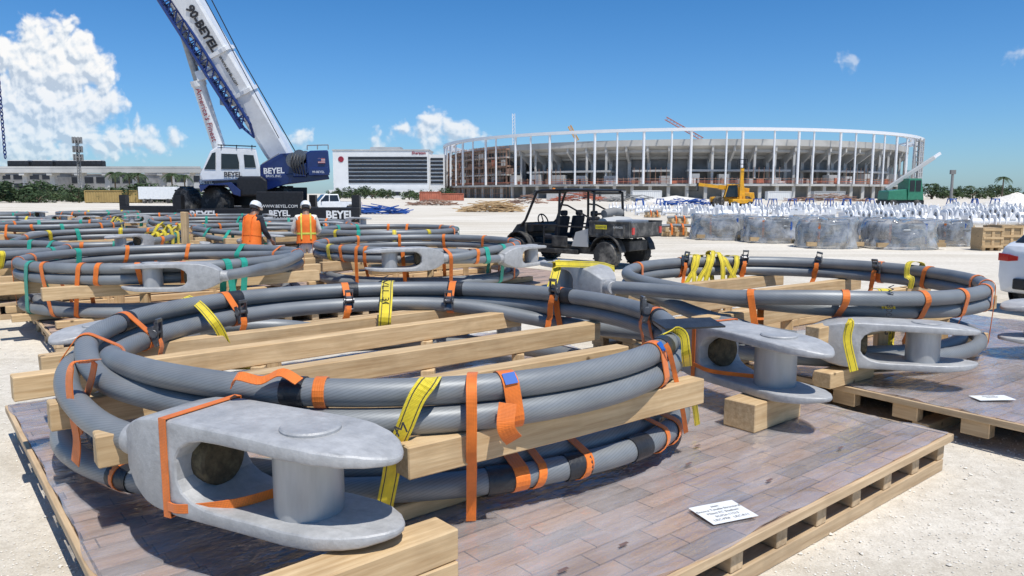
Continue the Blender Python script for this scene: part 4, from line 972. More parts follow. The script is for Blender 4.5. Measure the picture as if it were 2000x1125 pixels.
    MB().box(fo+V((-.09,-.02,.045)),(.15,.01,.125)).build('flag_canton',M['blue'],flag)
    b0=q_(556,318,30.6);b1=q_(318,-75,28.6);a=(b1-b0).normalized();n=V((0,-1,0));n=(n-a*n.dot(a)).normalized();u=a.cross(n)
    if u.z<0:u=-u
    def sec(t,h,w):
        c=b0+a*t;return [c+u*(h*K*sy)+n*(w*K*sx) for sx,sy in ((-.5,-.32),(-.28,-.5),(.28,-.5),(.5,-.32),(.5,.4),(.42,.5),(-.42,.5),(-.5,.4))]
    LL=(b1-b0).length
    bo=MB().loft([sec(-.6,.78,.74),sec(.75,.95,.88),sec(LL,1.05,.94)]).build('boom',M['white'],r,smooth=20)
    for t in (LL*.36,LL*.56): MB().loft([sec(t,1.14,1.04),sec(t+.18,1.14,1.04)]).build('boom_collar',M['white'],bo)
    for t in (LL*.36,LL*.56): MB().box(b0+a*(t+.07)-u*.82,(.6,.6,.4)).build('boom_bracket',M['rim'],bo)
    def onb(t,k=0): return b0+a*t+n*(.478*K+.006)+u*k
    tx('90-BEYEL',.44,'ink',onb(LL*.685,.10),-a,u,bo,bold=.02,ext=.02)
    tx('WWW.BEYEL.COM',.14,'ink',onb(LL*.48,.12),-a,u,bo,ext=.02)
    MB().tube([q_(398,-30,28.2),q_(470,110,28.9),q_(578,298,29.4)],.026,6).build('hoist_rope',M['black'],r)
    MB().tube([q_(385,-30,28.2),q_(455,100,28.9),q_(545,270,29.4)],.02,6).build('hoist_rope',M['black'],r)
    c0=q_(428,288,29.9);c1=q_(388,163,29.4);c2=q_(336,-8,28.9)
    cy=MB().tube([c0,c1],.25*K,18).build('lift_cylinder',M['white'],r,smooth=40)
    MB().tube([c1,c2],.15*K,14).build('cylinder_rod',M['rim'],cy,smooth=40)
    dd=(c1-c0).normalized()
    MB().tube([c1-dd*.12,c1+dd*.15],.29*K,18).build('cylinder_collar',M['white'],cy)
    tx("America's Finest",.31,'redtext',(c0+c1)/2+V((0,-.265*K,0)),-dd,V((dd.z,0,-dd.x)),cy,ext=.005)
    j0=q_(482,246,29.6);j1=q_(316,-15,28.7);ja=(j1-j0).normalized();jn=(V((0,-1,0))-ja*V((0,-1,0)).dot(ja)).normalized();ju=ja.cross(jn);JL=(j1-j0).length
    jb=MB();s_=.21*K;cs=[(-s_,-s_),(s_,-s_),(s_,s_),(-s_,s_)]
    def jp(t,k): return j0+ja*t+jn*cs[k][0]+ju*cs[k][1]
    for k in range(4): jb.tube([jp(0,k),jp(JL,k)],.07,6)
    ns=14
    for i in range(ns):
        t0=JL*i/ns;t1=JL*(i+1)/ns
        for k in range(4):
            jb.tube([jp(t0,k),jp(t1,(k+1)%4)],.038,5);jb.tube([jp(t1,k),jp(t1,(k+1)%4)],.033,5)
    jb.tube([jp(0,0),j0-ja*.6,jp(0,2)],.075,6);jb.build('jib_lattice',M['jib'],r,smooth=40)
    MB().bar(q_(385,150,29.2),q_(415,140,29.2),.25,.44).build('jib_bracket',M['white'],r)
    mb=MB()
    for px in (432,462,492): mb.tube([q_(px,290,28.88),q_(px,283,28.88)],.025,6)
    mb.tube([q_(425,283,28.88),q_(500,286,28.88)],.025,6);mb.build('cab_guard_rail',M['black'],r)
crane()
ch=MB();c0=Q(-4,30,25.)
zt=c0.z+6;zb=Q(4,305,25.).z;x=Q(3,200,25.).x;zc=zb;i=0
while zc<zt:
    pts=[]
    for j in range(10):
        a=2*PI*j/10;o=V((math.cos(a)*.045,0,math.sin(a)*.085)) if i%2 else V((0,math.cos(a)*.045,math.sin(a)*.085));pts.append(V((x-.03,25.,zc))+o)
    ch.tube(pts,.017,5,True);zc+=.125;i+=1
tag(ch.build('hanging_chain',M['jib']),'dark blue hanging chain at the left photo edge','chain')
# ================================================================== PEOPLE
def skin(name,joints,edges,mat,parent,sub=2):
    me=bpy.data.meshes.new('sk');me.from_pydata([j[0] for j in joints],edges,[]);o=bpy.data.objects.new('sk',me);COL.objects.link(o)
    o.modifiers.new('s','SKIN')
    sv=me.skin_vertices[0].data
    for i,j in enumerate(joints):
        rr=j[1];sv[i].radius=rr if isinstance(rr,tuple) else (rr,rr)
    sv[0].use_root=True
    ss=o.modifiers.new('u','SUBSURF');ss.levels=sub
    m=bake(o);bpy.data.objects.remove(o);m.name=name;m.materials.clear();m.materials.append(mat)
    m.polygons.foreach_set('use_smooth',[True]*len(m.polygons))
    ob=bpy.data.objects.new(name,m);COL.objects.link(ob);ob.parent=parent;LOC[ob.name]=LOC[parent.name];return ob
def person(label,loc,rz,lean,headtilt,arms,vest,shirt,pants,stripes,sc=1.,bw=.035):
    r=empty('person',(0,0,0),label,'person')
    Rx=Matrix.Rotation(-lean,3,'X');pv=V((0,0,.93))
    def U(x,y,z): return pv+Rx@(V((x,y,z))-pv)
    nb=U(0,.01,1.5);Rh=Matrix.Rotation(-lean-headtilt,3,'X')
    def H(x,y,z): return nb+Rh@V((x,y,z))
    J=[];E=[]
    def j(p,rad,par=None):
        J.append((tuple(p),rad));i=len(J)-1
        if par is not None:E.append((par,i))
        return i
    pel=j(pv,(.13,.11));wa=j(U(0,.0,1.1),(.125,.1),pel);cs=j(U(0,0,1.28),(.15,.11),wa);uc=j(U(0,0,1.42),(.10,.08),cs);nk=j(nb,(.055,.055),uc)
    h1=j(H(0,.015,.08),(.065,.07),nk);h2=j(H(0,.015,.15),(.078,.095),h1);h3=j(H(0,.0,.215),(.062,.075),h2)
    j(H(0,.125,.105),.012,h1)
    for s in (-1,1): j(H(s*.088,.0,.12),(.012,.018),h2)
    limb={}
    for s,(el,wr,fd) in zip((-1,1),arms):
        sh=j(U(s*.175,0,1.41),.058,uc);e=j(V(el),.042,sh);wv=V(wr);wi=j(wv,.028,e);fd=V(fd).normalized()
        pa=j(wv+fd*.05,(.036,.018),wi);pb=j(wv+fd*.085,(.034,.016),pa)
        sd=fd.cross(V((0,1,.3))).normalized()
        for q,ln in zip((-.027,-.009,.009,.027),(.065,.078,.072,.055)):
            a=j(wv+fd*.10+sd*q,.009,pb);b=j(wv+fd*(.10+ln*.5)+sd*q*1.1+V((0,.006,-.004)),.0085,a);j(wv+fd*(.10+ln)*1.0+sd*q*1.1+V((0,.022,-.012)),.0075,b)
        a=j(wv+fd*.05+sd*.042*s,.011,pa);j(wv+fd*.085+sd*.058*s+V((0,.012,0)),.009,a)
        limb[s]=(U(s*.175,0,1.41),V(el),wv)
    for s in (-1,1):
        hp=j(V((s*.09,0,.88)),.085,pel);kn=j(V((s*.105,.03,.49)),.06,hp);an=j(V((s*.11,-.01,.10)),.042,kn);he=j(V((s*.11,.03,.045)),.04,an);j(V((s*.12,.15,.035)),.036,he)
    skin('body',J,E,M['skin'],r,1)
    J2=[(tuple(U(0,.0,1.0)),(.155,.125)),(tuple(U(0,0,1.12)),(.15,.12)),(tuple(U(0,0,1.28)),(.172,.13)),(tuple(U(0,0,1.41)),(.12,.095)),(tuple(U(0,.005,1.475)),(.068,.066))];E2=[(0,1),(1,2),(2,3),(3,4)]
    for s in (-1,1):
        a,b,c=limb[s];k=len(J2);J2+=[(tuple(a),.078),(tuple((a+b)/2),.066),(tuple(b),.057),(tuple(b.lerp(c,.92)),.045)];E2+=[(3,k),(k,k+1),(k+1,k+2),(k+2,k+3)]
    skin('shirt',J2,E2,shirt,r,2)
    J3=[(tuple(pv+V((0,0,.04))),(.155,.125)),(tuple(pv),(.15,.125))];E3=[(0,1)]
    for s in (-1,1):
        k=len(J3);J3+=[((s*.092,0,.84),.105),((s*.105,.03,.49),.085),((s*.11,-.0,.12),.075)];E3+=[(1,k),(k,k+1),(k+1,k+2)]
    skin('trousers',J3,E3,pants,r,2)
    for s in (-1,1): skin('boot',[((s*.11,-.02,.14),.06),((s*.11,-.015,.06),.058),((s*.12,.16,.045),.05)],[(0,1),(1,2)],M['darkcloth'],r,2)
    def ring(z,rx,ry,n=20): return [U(rx*math.cos(2*PI*i/n),ry*math.sin(2*PI*i/n),z) for i in range(n)]
    vt=MB().loft([ring(.88,.21,.17),ring(1.05,.195,.16),ring(1.2,.20,.16),ring(1.32,.22,.16),ring(1.42,.21,.135),ring(1.475,.125,.10)],cap=False).build('vest',vest,r,smooth=60)
    def band(z0,z1,rx,ry): MB().loft([ring(z0,rx,ry),ring(z1,rx,ry)],cap=False).build('reflective_band',stripes,vt)
    band(1.06,1.06+bw*1.3,.202,.167)
    for s in (-1,1):
        MB().ribbon([U(s*.095,-.165,.96),U(s*.095,-.167,1.1),U(s*.095,-.165,1.3),U(s*.095,-.145,1.42),U(s*.09,-.03,1.5),U(s*.09,.1,1.44),U(s*.09,.165,1.3),U(s*.09,.168,1.0)],(1,0,0),bw,.004).build('reflective_band',stripes,vt)
    hm=MB();n=20;rg=[]
    for z,k in ((.165,1.),(.20,.99),(.24,.88),(.27,.66),(.287,.3),(.29,.02)): rg.append([H(.108*k*math.cos(2*PI*i/n),.01+.132*k*math.sin(2*PI*i/n),z) for i in range(n)])
    hm.loft(rg);hb=MB().loft([[H(q*math.cos(2*PI*i/n),.02+(.15 if math.sin(2*PI*i/n)>0 else .135)*math.sin(2*PI*i/n)*(1.12 if math.sin(2*PI*i/n)>.4 else 1),z) for i in range(n)] for q,z in ((.112,.158),(.110,.168))])
    ho=hm.build('helmet',M['helmet'],r,smooth=50);hb.build('brim',M['helmet'],ho)
    for s in (-1,1): MB().sphere(H(s*.032,.098,.13),.011,8,6).build('eye',M['ink'],r)
    MB().box(H(0,.095,.055),(.045,.01,.008)).build('mouth',M['redtext'],r)
    MB().loft([[H(.082*math.cos(2*PI*i/n),-.02+.1*math.sin(2*PI*i/n),z) for i in range(n)] for z in (.10,.17)]).build('hair',M['darkcloth'],r,smooth=50)
    place(r,loc,rz,sc);return r
person('person in plain orange vest and dark trousers bending over the coils',G(491,14.8),R(-20),.16,.25,(((-.24,.12,1.13),(-.16,.34,1.02),(.1,.6,-.7)),((.25,.12,1.13),(.18,.36,.98),(0,.6,-.7))),M['vest'],M['darkcloth'],M['darkcloth'],M['vest'],1.0,.02)
person('person in orange vest with yellow bands and pale clothes, head bowed',G(599,15.6),R(14),.05,.35,(((-.28,.08,1.14),(-.18,.3,1.08),(.2,.9,-.1)),((.27,.08,1.13),(.18,.3,1.06),(-.2,.9,-.1))),M['vest'],M['lightcloth'],M['lightcloth'],M['band'],.99,.03)
# ================================================================== STADIUM
def stadium():
    cx,cy,RR=76.2,367.,109.3
    r=empty('stadium',(cx,cy,0),'round concrete stadium under construction with white roof ring','stadium')
    def pt(rad,th,z): return V((cx+rad*math.cos(R(th)),cy+rad*math.sin(R(th)),z))
    def sweep(prof,t0,t1,n,full=False):
        return MB().loft([[pt(a,t0+(t1-t0)*i/n,z) for a,z in prof] for i in range(n if full else n+1)],closed=full)
    def rg(a0,a1,z0,z1): return [(a0,z0),(a1,z0),(a1,z1),(a0,z1)]
    sweep(rg(RR-1.0,RR,23.2,24.3),0,360,120,True).build('ring_beam',M['white_steel'],r)
    sweep(rg(RR-5.5,RR-4.9,23.9,24.6),0,360,120,True).build('inner_ring_beam',M['white_steel'],r)
    for i in range(72): MB().bar(pt(RR-5.2,i*5+1.8,24.1),pt(RR-.9,i*5+1.8,23.7),.35,.5).build('roof_brace',M['white_steel'],r)
    rn=random.Random(5)
    for i in range(78):
        th=i*360/78+rn.uniform(-.9,.9)
        MB().cyl(pt(RR-.6,th,5.2),pt(RR-.6,th,23.3),.48 if i%2 else .34,None,8).build('column',M['white_steel'],r,smooth=60)
    sweep(rg(88,108,4.5,5.3),0,360,90,True).build('concourse_slab',M['concrete'],r)
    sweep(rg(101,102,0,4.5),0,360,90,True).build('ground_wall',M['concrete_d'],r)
    for i in range(60):
        th=170+i*3.4
        MB().bar(pt(106.5,th,0),pt(106.5,th,4.5),1.1,1.1).build('concrete_pier',M['concrete'],r)
    sweep(rg(108.05,108.2,6.1,6.3),150,390,90).build('guard_rail',M['rail'],r)
    sweep(rg(108.05,108.15,5.6,5.7),150,390,90).build('guard_rail',M['rail'],r)
    sweep([(103.5,18.6),(103.5,20.8),(102.6,20.8),(78,9.0),(78,8.0)],207,400,100).build('seating_bowl',M['concrete'],r)
    for k_ in range(4):
        t=.12+.2*k_;a=103.5-25.5*t;z=18.6-10.6*t;sweep([(a+.5,z-.75),(a+.5,z+.1),(a-.5,z-.4),(a-.5,z-1.1)],207,400,100).build('tier_beam',M['concrete'],r)
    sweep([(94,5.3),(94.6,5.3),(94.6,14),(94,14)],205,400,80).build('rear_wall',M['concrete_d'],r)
    th=215
    while th<388:
        d=rn.uniform(6,22)
        if rn.random()<.8: sweep(rg(94.6,103,9.6,10.3),th,th+d,12).build('concourse_slab',M['concrete'],r)
        th+=d+rn.uniform(.5,5)
    for i in range(44):
        th=208+i*4.2
        mb=MB();p=[pt(103.2,th-.2,18.8),pt(80,th-.2,8.2),pt(84,th-.2,7.6),pt(97,th-.2,12.4),pt(103.2,th-.2,16.8)]
        e=pt(103,th+.2,19.4)-pt(103,th-.2,19.4);mb.prism(p,e);mb.bar(pt(97,th,5.3),pt(97,th,13.5),1.1,1.1)
        if rn.random()<.6: mb.bar(pt(102.3,th,5.3),pt(102.3,th,17.4),.8,.8)
        mb.build('raker_frame',M['concrete'],r)
    for i in range(30):
        th=212+i*5.7+rn.uniform(-1,1);h=rn.uniform(1.8,4.2)
        MB().bar(pt(103,th-rn.uniform(.8,1.6),5.3+h/2),pt(103,th+rn.uniform(.6,1.3),5.3+h/2),3,h).build('concourse_room',M['concrete'] if i%3 else M['grey'],r)
        if i%2: MB().bar(pt(104.55,th-.4,6.3),pt(104.55,th+.3,6.3),.1,1.9).build('dark_opening_panel',M['window'],r)  # dark panel on a solid wall, standing in for the shade of an opening
    sweep([(103.5,18.0),(103.5,20.2),(78,9)],30,206,80).build('far_stand',M['concrete'],r)
    for i,z in enumerate((5.6,9.0,12.4,15.8,19.)):
        sweep(rg(92,105.5,z,z+.6),152,222,40).build('floor_slab',M['concrete'] if i%2 else M['brown'],r)
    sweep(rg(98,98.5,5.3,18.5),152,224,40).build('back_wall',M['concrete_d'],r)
    for i in range(20):
        th=153+i*3.6
        MB().bar(pt(104.5,th,5.3),pt(104.5,th,19.3),.7,.7).build('floor_column',M['brown'] if i%2 else M['concrete'],r)
    sc=MB()
    for i in range(180):
        th=153+i;top=20.5-2*((i*7)%5==0) if th<225 else (11 if (th//7)%3==0 else 7.5)
        sc.tube([pt(107.2,th,5.3 if th>225 else .2),pt(107.2,th,top)],.10,4)
    for z in range(2,21,2): sc.tube([pt(107.2,153+i*2,z) for i in range(36)],.10,4)
    for z in (7,): sc.tube([pt(107.2,225+i*2,z) for i in range(54)],.08,4)
    for i in range(34): sc.tube([pt(107.25,153+i*2,2+(i%9)*2),pt(107.25,155+i*2,4+(i%9)*2)],.09,4)
    sc.build('scaffold',M['brown'],r)
    for i in range(40):
        th=154+i*1.75;z=rn.choice((5.9,9.4,12.8,16.1));sweep(rg(105.7,105.9,z,z+rn.uniform(1.2,2.6)),th,th+rn.uniform(.9,2.2),3).build('infill_panel',[M['brown'],M['rail'],M['concrete_d'],M['concrete'],M['brown']][i%5],r)
    for i in range(40):
        th=226+i*4.1+rn.uniform(-1,1);z=5.3;q=rn.uniform(.8,2.2)
        MB().bar(pt(106.3,th,z+q/2),pt(106.3,th+rn.uniform(.5,1.4),z+q/2),.4,q).build('hoarding',[M['rail'],M['stucco'],M['brown'],M['concrete_d']][i%4],r)
    mb=MB()
    for z in range(6,23,2): mb.bar(pt(110.8,316,z),pt(110.8,318.6,z),2,.3)
    for th in (316,318.6): mb.bar(pt(111.7,th,0),pt(111.7,th,23.0),.4,.4);mb.bar(pt(109.9,th,0),pt(109.9,th,23.0),.4,.4)
    mb.build('stair_tower',M['grey'],r)
stadium()
def lattice(name,p0,p1,w,mat,label,cat='crane',n=12,r=.12):
    p0=V(p0);p1=V(p1);a=(p1-p0).normalized();s=V((0,-1,0));s=(s-a*s.dot(a)).normalized() if abs(a.y)<.95 else V((1,0,0));t=a.cross(s);Ln=(p1-p0).length;mb=MB()
    cs=[(-1,-1),(1,-1),(1,1),(-1,1)];f=lambda q,k:p0+a*q+s*cs[k][0]*w/2+t*cs[k][1]*w/2
    for k in range(4): mb.tube([f(0,k),f(Ln,k)],r,5)
    for i in range(n):
        for k in range(4): mb.tube([f(Ln*i/n,k),f(Ln*(i+1)/n,(k+1)%4)],r*.6,4)
    return tag(mb.build(name,M[mat]),label,cat)
lattice('lattice_boom',Q(1372,272,400),Q(1300,231,400),1.6,'rail','red lattice crane boom rising behind the stadium ring')
lattice('lattice_mast',Q(1004,300,300),Q(1003,222,300),1.,'white_steel','thin white mast above the left of the stadium','mast')
lattice('lattice_boom',Q(1128,275,300),Q(1112,246,300),1.2,'yel','short boom tip above scaffolding on the stadium')
# ================================================================== HOTEL
def hotel():
    d=330.;b=Q(652,390,d);r=empty('hotel_building',(b.x+20,d,0),'white hotel block with dark horizontal window bands','building')
    x0,x1=Q(652,378,d).x,Q(838,378,d).x;x2=Q(868,378,d).x;zt=Q(700,294,d).z
    MB().box(((x0+x1)/2,d+9,zt/2),(x1-x0,18,zt)).build('wall',M['stucco'],r)
    MB().box(((x1+x2)/2+.02,d+10,zt/2-.8),(x2-x1,16,zt-1.6)).build('wing_wall',M['stucco'],r)
    MB().box(((x0+x1)/2,d+9,zt+.25),(x1-x0+.6,18.6,.5)).build('parapet',M['grey'],r)
    MB().box((Q(750,378,d).x,d+10,zt+1.2),(13.5,8,1.4)).build('penthouse',M['grey'],r)
    a0,a1=Q(682,378,d).x,Q(835,378,d).x
    for i in range(7):
        z=Q(700,309+i*7.6,d).z
        MB().box(((a0+a1)/2,d-.12,z),(a1-a0,.3,1.2)).build('window_band',M['window'],r)
        MB().box(((x1+x2)/2,d+1.85,z-.3),(x2-x1-1.2,.3,1.0)).build('window_band',M['window'],r)
    text('Sheraton',1.7,M['redtext'],r,Q(818,299,d)+V((0,-.14,0)),(1,0,0),(0,0,1),bold=.03,ext=.05)
    MB().lathe([(1.25,-.05),(1.25,.1),(.8,.12),(.8,0)],Q(666,311,d)+V((0,-.1,0)),20,(0,-1,0)).build('emblem',M['redtext'],r)
    MB().box((Q(760,378,d).x,d-8,1.7),(46,14,3.4)).build('annex',M['stucco'],r)
    for i in range(7): MB().box((Q(676+i*27,378,d).x,d-15.05,1.9),(3.6,.2,1.5)).build('annex_window',M['window'],r)
    return r
hotel()
def block(name,px0,px1,py,d,dep,mat,label,cat,rows=0,winmat='window'):
    a=Q(px0,378,d).x;b=Q(px1,378,d).x;zt=Q(px0,py,d).z
    r=empty(name,((a+b)/2,d,0),label,cat)
    MB().box(((a+b)/2,d+dep/2,zt/2),(b-a,dep,zt)).build('wall',M[mat],r)
    MB().box(((a+b)/2,d+dep/2,zt+.2),(b-a+.6,dep+.6,.4)).build('roof',M['concrete_d'],r)
    for i in range(rows):
        z=zt*(i+.55)/rows;n=max(3,int((b-a)/4.5))
        for j in range(n): MB().box((a+(b-a)*(j+.5)/n,d-.02,z),((b-a)/n*.78,.2,zt/rows*.5)).build('window',M[winmat],r)
    return r
block('parking_garage',-30,110,338,265,15,'concrete_d','low grey garage with dark openings behind trees far left','building',3)
block('office_building',110,290,341,275,15,'concrete_d','long grey building behind the trees under the guideway','building',2)
block('office_building',285,395,338,290,15,'grey','grey low building left of the crane cab','building',2)
def guideway():
    d=232.;r=empty('elevated_guideway',G(150,d),'elevated concrete train guideway on piers at far left','guideway')
    zt=Q(100,329,d).z;a=Q(-80,378,d).x;b=Q(400,378,d).x
    MB().box(((a+b)/2,d,zt-.7),(b-a,4.5,1.3)).build('deck',M['concrete'],r)
    MB().box(((a+b)/2,d-2.2,zt+.25),(b-a,.2,.6)).build('parapet',M['concrete'],r)
    for i in range(9):
        x=a+(b-a)*(i+.5)/9;MB().box((x,d,(zt-1.35)/2),(1.4,1.4,zt-1.35)).build('pier',M['concrete'],r);MB().box((x,d,zt-1.75),(1.6,4.2,.8)).build('pier_cap',M['concrete'],r)
    for i in range(4):
        x0=Q(24+i*47,378,d).x;x1=Q(66+i*47,378,d).x
        t=empty('train_car',((x0+x1)/2,d,zt),['leftmost','second','third','rightmost'][i]+' dark train car on the elevated guideway','train')
        MB().box(((x0+x1)/2,d,zt+1.35),(x1-x0,2.6,1.9)).build('body',M['black'],t,bevel=.25);MB().box(((x0+x1)/2,d,zt+2.4),(x1-x0-.6,2.3,.25)).build('roof',M['stucco'],t)
        for j in range(4): MB().box((x0+(x1-x0)*(j+.5)/4,d-1.31,zt+1.6),((x1-x0)/5,.05,.8)).build('window',M['window'],t)
        MB().box(((x0+x1)/2,d,zt+.2),(x1-x0-1,2,.4)).build('bogie',M['grey'],t)
guideway()
def celltower():
    d=205.;p=Q(158,378,d);zt=Q(158,268,d).z
    r=empty('radio_mast',(p.x,d,0),'slim radio mast with antenna clusters above the train','mast')
    mb=MB()
    for k in range(3):
        a=k*2.094;mb.tube([(p.x+.6*math.cos(a),d+.6*math.sin(a),0),(p.x+.35*math.cos(a),d+.35*math.sin(a),zt)],.11,5)
    for i in range(22):
        z=zt*i/22
        for k in range(3):
            a=k*2.094;b=(k+1)*2.094;mb.tube([(p.x+.5*math.cos(a),d+.5*math.sin(a),z),(p.x+.5*math.cos(b),d+.5*math.sin(b),z+zt/22)],.06,4)
    mb.build('lattice',M['concrete_d'],r)
    for z in (zt-.8,zt-3.2,zt-5.4):
        mb=MB()
        for k in range(8): a=k*PI/4;mb.box((p.x+1.1*math.cos(a),d+1.1*math.sin(a),z),(.3,.3,1.7))
        mb.lathe([(1.15,-.06),(1.15,.06)],(p.x,d,z),16);mb.build('antenna_cluster',M['concrete_d'],r)
celltower()
# ================================================================== TREES
def tree_proto(seed,mat):
    rnd=random.Random(seed);r=empty('broadleaf_tree')
    tm=MB();tm.tube([(0,0,0),(.05,.03,1.2),(.0,.05,2.4)],[.18,.14,.09],7)
    for k in range(6):
        a=k*1.05+rnd.uniform(-.3,.3);tm.tube([(.02,.03,1.0+.2*k),(math.cos(a)*.8,math.sin(a)*.8,1.9+.25*k),(math.cos(a)*1.5,math.sin(a)*1.5,2.6+.25*k)],[.09,.06,.02],5)
    tm.build('trunk',M['bark'],r)
    cm=MB()
    for k in range(34):
        a=rnd.uniform(0,6.28);e=rnd.uniform(-.75,1.3);q=rnd.uniform(.45,1.1)
        c=V((math.cos(a)*math.cos(e)*2.3*q,math.sin(a)*math.cos(e)*2.3*q,2.5+math.sin(e)*1.9*q));cr=rnd.uniform(.4,.85)
        for i in range(34):
            d=V((rnd.gauss(0,1),rnd.gauss(0,1),rnd.gauss(0,1))).normalized();p=c+d*cr*rnd.uniform(.5,1.1);s=rnd.uniform(.10,.22)
            x=d.cross(V((rnd.gauss(0,1),rnd.gauss(0,1),rnd.gauss(0,1)))).normalized();y=d.cross(x).normalized()*.7+d*rnd.uniform(-.5,.5)
            cm.add([p-x*s,p-y*s,p+x*s,p+y*s],[(0,1,2,3)])
    cm.build('crown',M[mat],r,recalc=False);return r
TP=[tree_proto(1,'leaf'),tree_proto(2,'leaf2'),tree_proto(3,'leaf')]
ut=[0,0,0];rt=random.Random(9)
def put_tree(px,d,h,wd,label,group,k=None):
    k=rt.randrange(3) if k is None else k
    o=copy_tree(TP[k]) if ut[k] else TP[k];ut[k]=1
    p=Q(px,378,d);o.location=(p.x,d,-.9);o.rotation_euler=(0,0,rt.uniform(0,6.28));sc=h/4.6;o.scale=(sc*wd,sc*wd,sc);tag(o,label,'tree',group)
for i in range(40): put_tree(-30+i*11+rt.uniform(-12,12),rt.uniform(150,200),rt.uniform(2.6,5.8),rt.uniform(1.3,2.2),'bushy green tree in the row along the far left','trees in the row far left')
for i in range(8): put_tree(648+i*16+rt.uniform(-4,4),rt.uniform(255,300),rt.uniform(3.6,5.6),1.4,'green tree in front of the white hotel','trees before the hotel')
for i in range(5): put_tree(800+i*17,rt.uniform(215,240),rt.uniform(3.4,4.6),1.3,'green tree between hotel and stadium','trees between hotel and stadium')
for i in range(10): put_tree(1815+i*21+rt.uniform(-5,5),rt.uniform(250,300),rt.uniform(3.5,6),1.6,'green tree on the horizon right of stadium','trees right of the stadium')
def palm_proto(seed):
    rnd=random.Random(seed);r=empty('palm_tree');MB().tube([(0,0,0),(.1,0,2.5),(.15,.05,5.2)],[.2,.15,.12],8).build('trunk',M['bark'],r)
    cm=MB()
    for k in range(18):
        a=k*2.4;up=rnd.uniform(-.3,1.1);pts=[];c=V((.15,.05,5.2));L_=rnd.uniform(1.7,2.2)
        for i in range(7):
            t=i/6;pts.append(c+V((math.cos(a)*L_*t,math.sin(a)*L_*t,up*t*1.2-1.5*t*t)))
        for i in range(6):
            d=(pts[i+1]-pts[i]).normalized();s=d.cross(V((0,0,1))).normalized();w_=.42*(1-.5*i/6)
            for sg in (-1,1):
                for q in (0,.5):
                    p=pts[i].lerp(pts[i+1],q);cm.add([p,p+d*.12,p+d*.3+s*sg*w_-V((0,0,.18)),p+d*.18+s*sg*w_-V((0,0,.2))],[(0,1,2,3)])
    cm.build('fronds',M['leaf'],r,recalc=False);return r
PP=palm_proto(4);up_=0
for px,d,h,l in ((1957,215,1.25,'palm tree on the horizon right of the stadium'),(1822,260,1.0,'palm tree just right of the green machine'),(1895,280,.9,'small palm tree near the dark mast'),(225,215,1.5,'palm tree above the train right end'),(255,215,1.45,'palm tree right of the train, tall'),(271,215,1.45,'palm tree second right of the train'),(338,220,1.45,'palm tree left of the crane cab'),(362,225,1.4,'palm tree closest to the crane cab')):
    o=copy_tree(PP) if up_ else PP;up_=1;p=Q(px,378,d);o.location=(p.x,d,0);o.scale=(h,)*3;o.rotation_euler=(0,0,px*.7);tag(o,l,'palm tree')
# ================================================================== SITE ITEMS
def container(px0,px1,d,h,mat,label,cat='container',dep=2.4):
    a=Q(px0,378,d).x;b=Q(px1,378,d).x;r=empty('storage_container',((a+b)/2,d,0),label,cat)
    MB().box(((a+b)/2,d+dep/2,h/2+.1),(b-a,dep,h)).build('shell',M[mat],r)
    mb=MB();n=int((b-a)/.5)
    mb.add([(a+(b-a)*i/(2*n),d-(.07 if i%2 else .01),z) for z in (.2,h*.96) for i in range(2*n+1)],[(i,i+1,2*n+2+i,2*n+1+i) for i in range(2*n)])
    mb.build('corrugation',M[mat],r)
    for x in (a,b): MB().box((x,d-.05,h/2+.1),(.18,.2,h+.02)).build('corner_post',M[mat],r)
    MB().box(((a+b)/2,d-.05,h+.08),(b-a-.2,.18,.16)).build('top_rail',M[mat],r)
container(166,268,150,2.4,'tan','long tan storage container behind the red pickup')
def trailer():
    d=145.;a=Q(270,378,d).x;b=Q(346,378,d).x;r=empty('box_trailer',((a+b)/2,d,0),'white box trailer parked left of the crane','trailer')
    MB().box(((a+b)/2,d+1.2,2.0),(b-a,2.5,2.4)).build('box',M['white'],r,bevel=.05);MB().box(((a+b)/2,d+1.2,.7),(b-a-.6,1.2,.2)).build('chassis',M['black'],r)
    for x in (a+1.2,a+2.3,b-1.8): wheel(r,(x,d,.45),.45,.3,(0,-1,0),lug=False)
trailer()
for i,(px0,px1,d,h,m,l) in enumerate(((1236,1292,205,2.6,'stucco','white site cabin at foot of the stadium left of yellow telehandler'),(1068,1130,215,2.4,'grey','grey site container at foot of the stadium scaffolding'),(1175,1222,220,2.6,'concrete','pale site container at foot of the stadium middle'),(1500,1545,205,2.4,'stucco','white site cabin right of yellow telehandler'),(1590,1650,205,2.4,'grey','grey site container under stadium right half'),(820,860,180,2.2,'rail','rust red container between hotel and stadium'),(860,905,190,1.8,'rail','rust red low container beside the lumber pile'))): container(px0,px1,d,h,m,l)
def jumble(name,px0,px1,d,h,n,mat,label,cat,seed,k=1.):
    rnd=random.Random(seed);mb=MB();a=Q(px0,378,d).x;b=Q(px1,378,d).x
    for i in range(n):
        t=rnd.random();x=a+(b-a)*t;z=rnd.uniform(.05,1)*h*(1-abs(2*t-1)**2)+.06;an=rnd.uniform(-.6,.6);L_=rnd.uniform(1.2,2.6)*k;dv=V((math.cos(an),math.sin(an)*.8,rnd.uniform(-.25,.25)))*L_/2
        c=V((x,d+rnd.uniform(-1.5,1.5),max(z,abs(dv.z)+.06)));mb.bar(c-dv,c+dv,.14*k,.08*k)
    return tag(mb.build(name,M[mat]),label,cat,kind='stuff')
jumble('lumber_heap',905,1012,78,1.1,150,'timber','jumbled heap of pale lumber offcuts on the gravel','lumber heap',3)
jumble('steel_heap',700,785,70,.7,60,'bluesteel','low heap of blue steel members right of the crane','steel heap',4)
jumble('lumber_heap',800,890,120,.9,70,'brown','brown timber heap in front of the stadium left end','lumber heap',6)
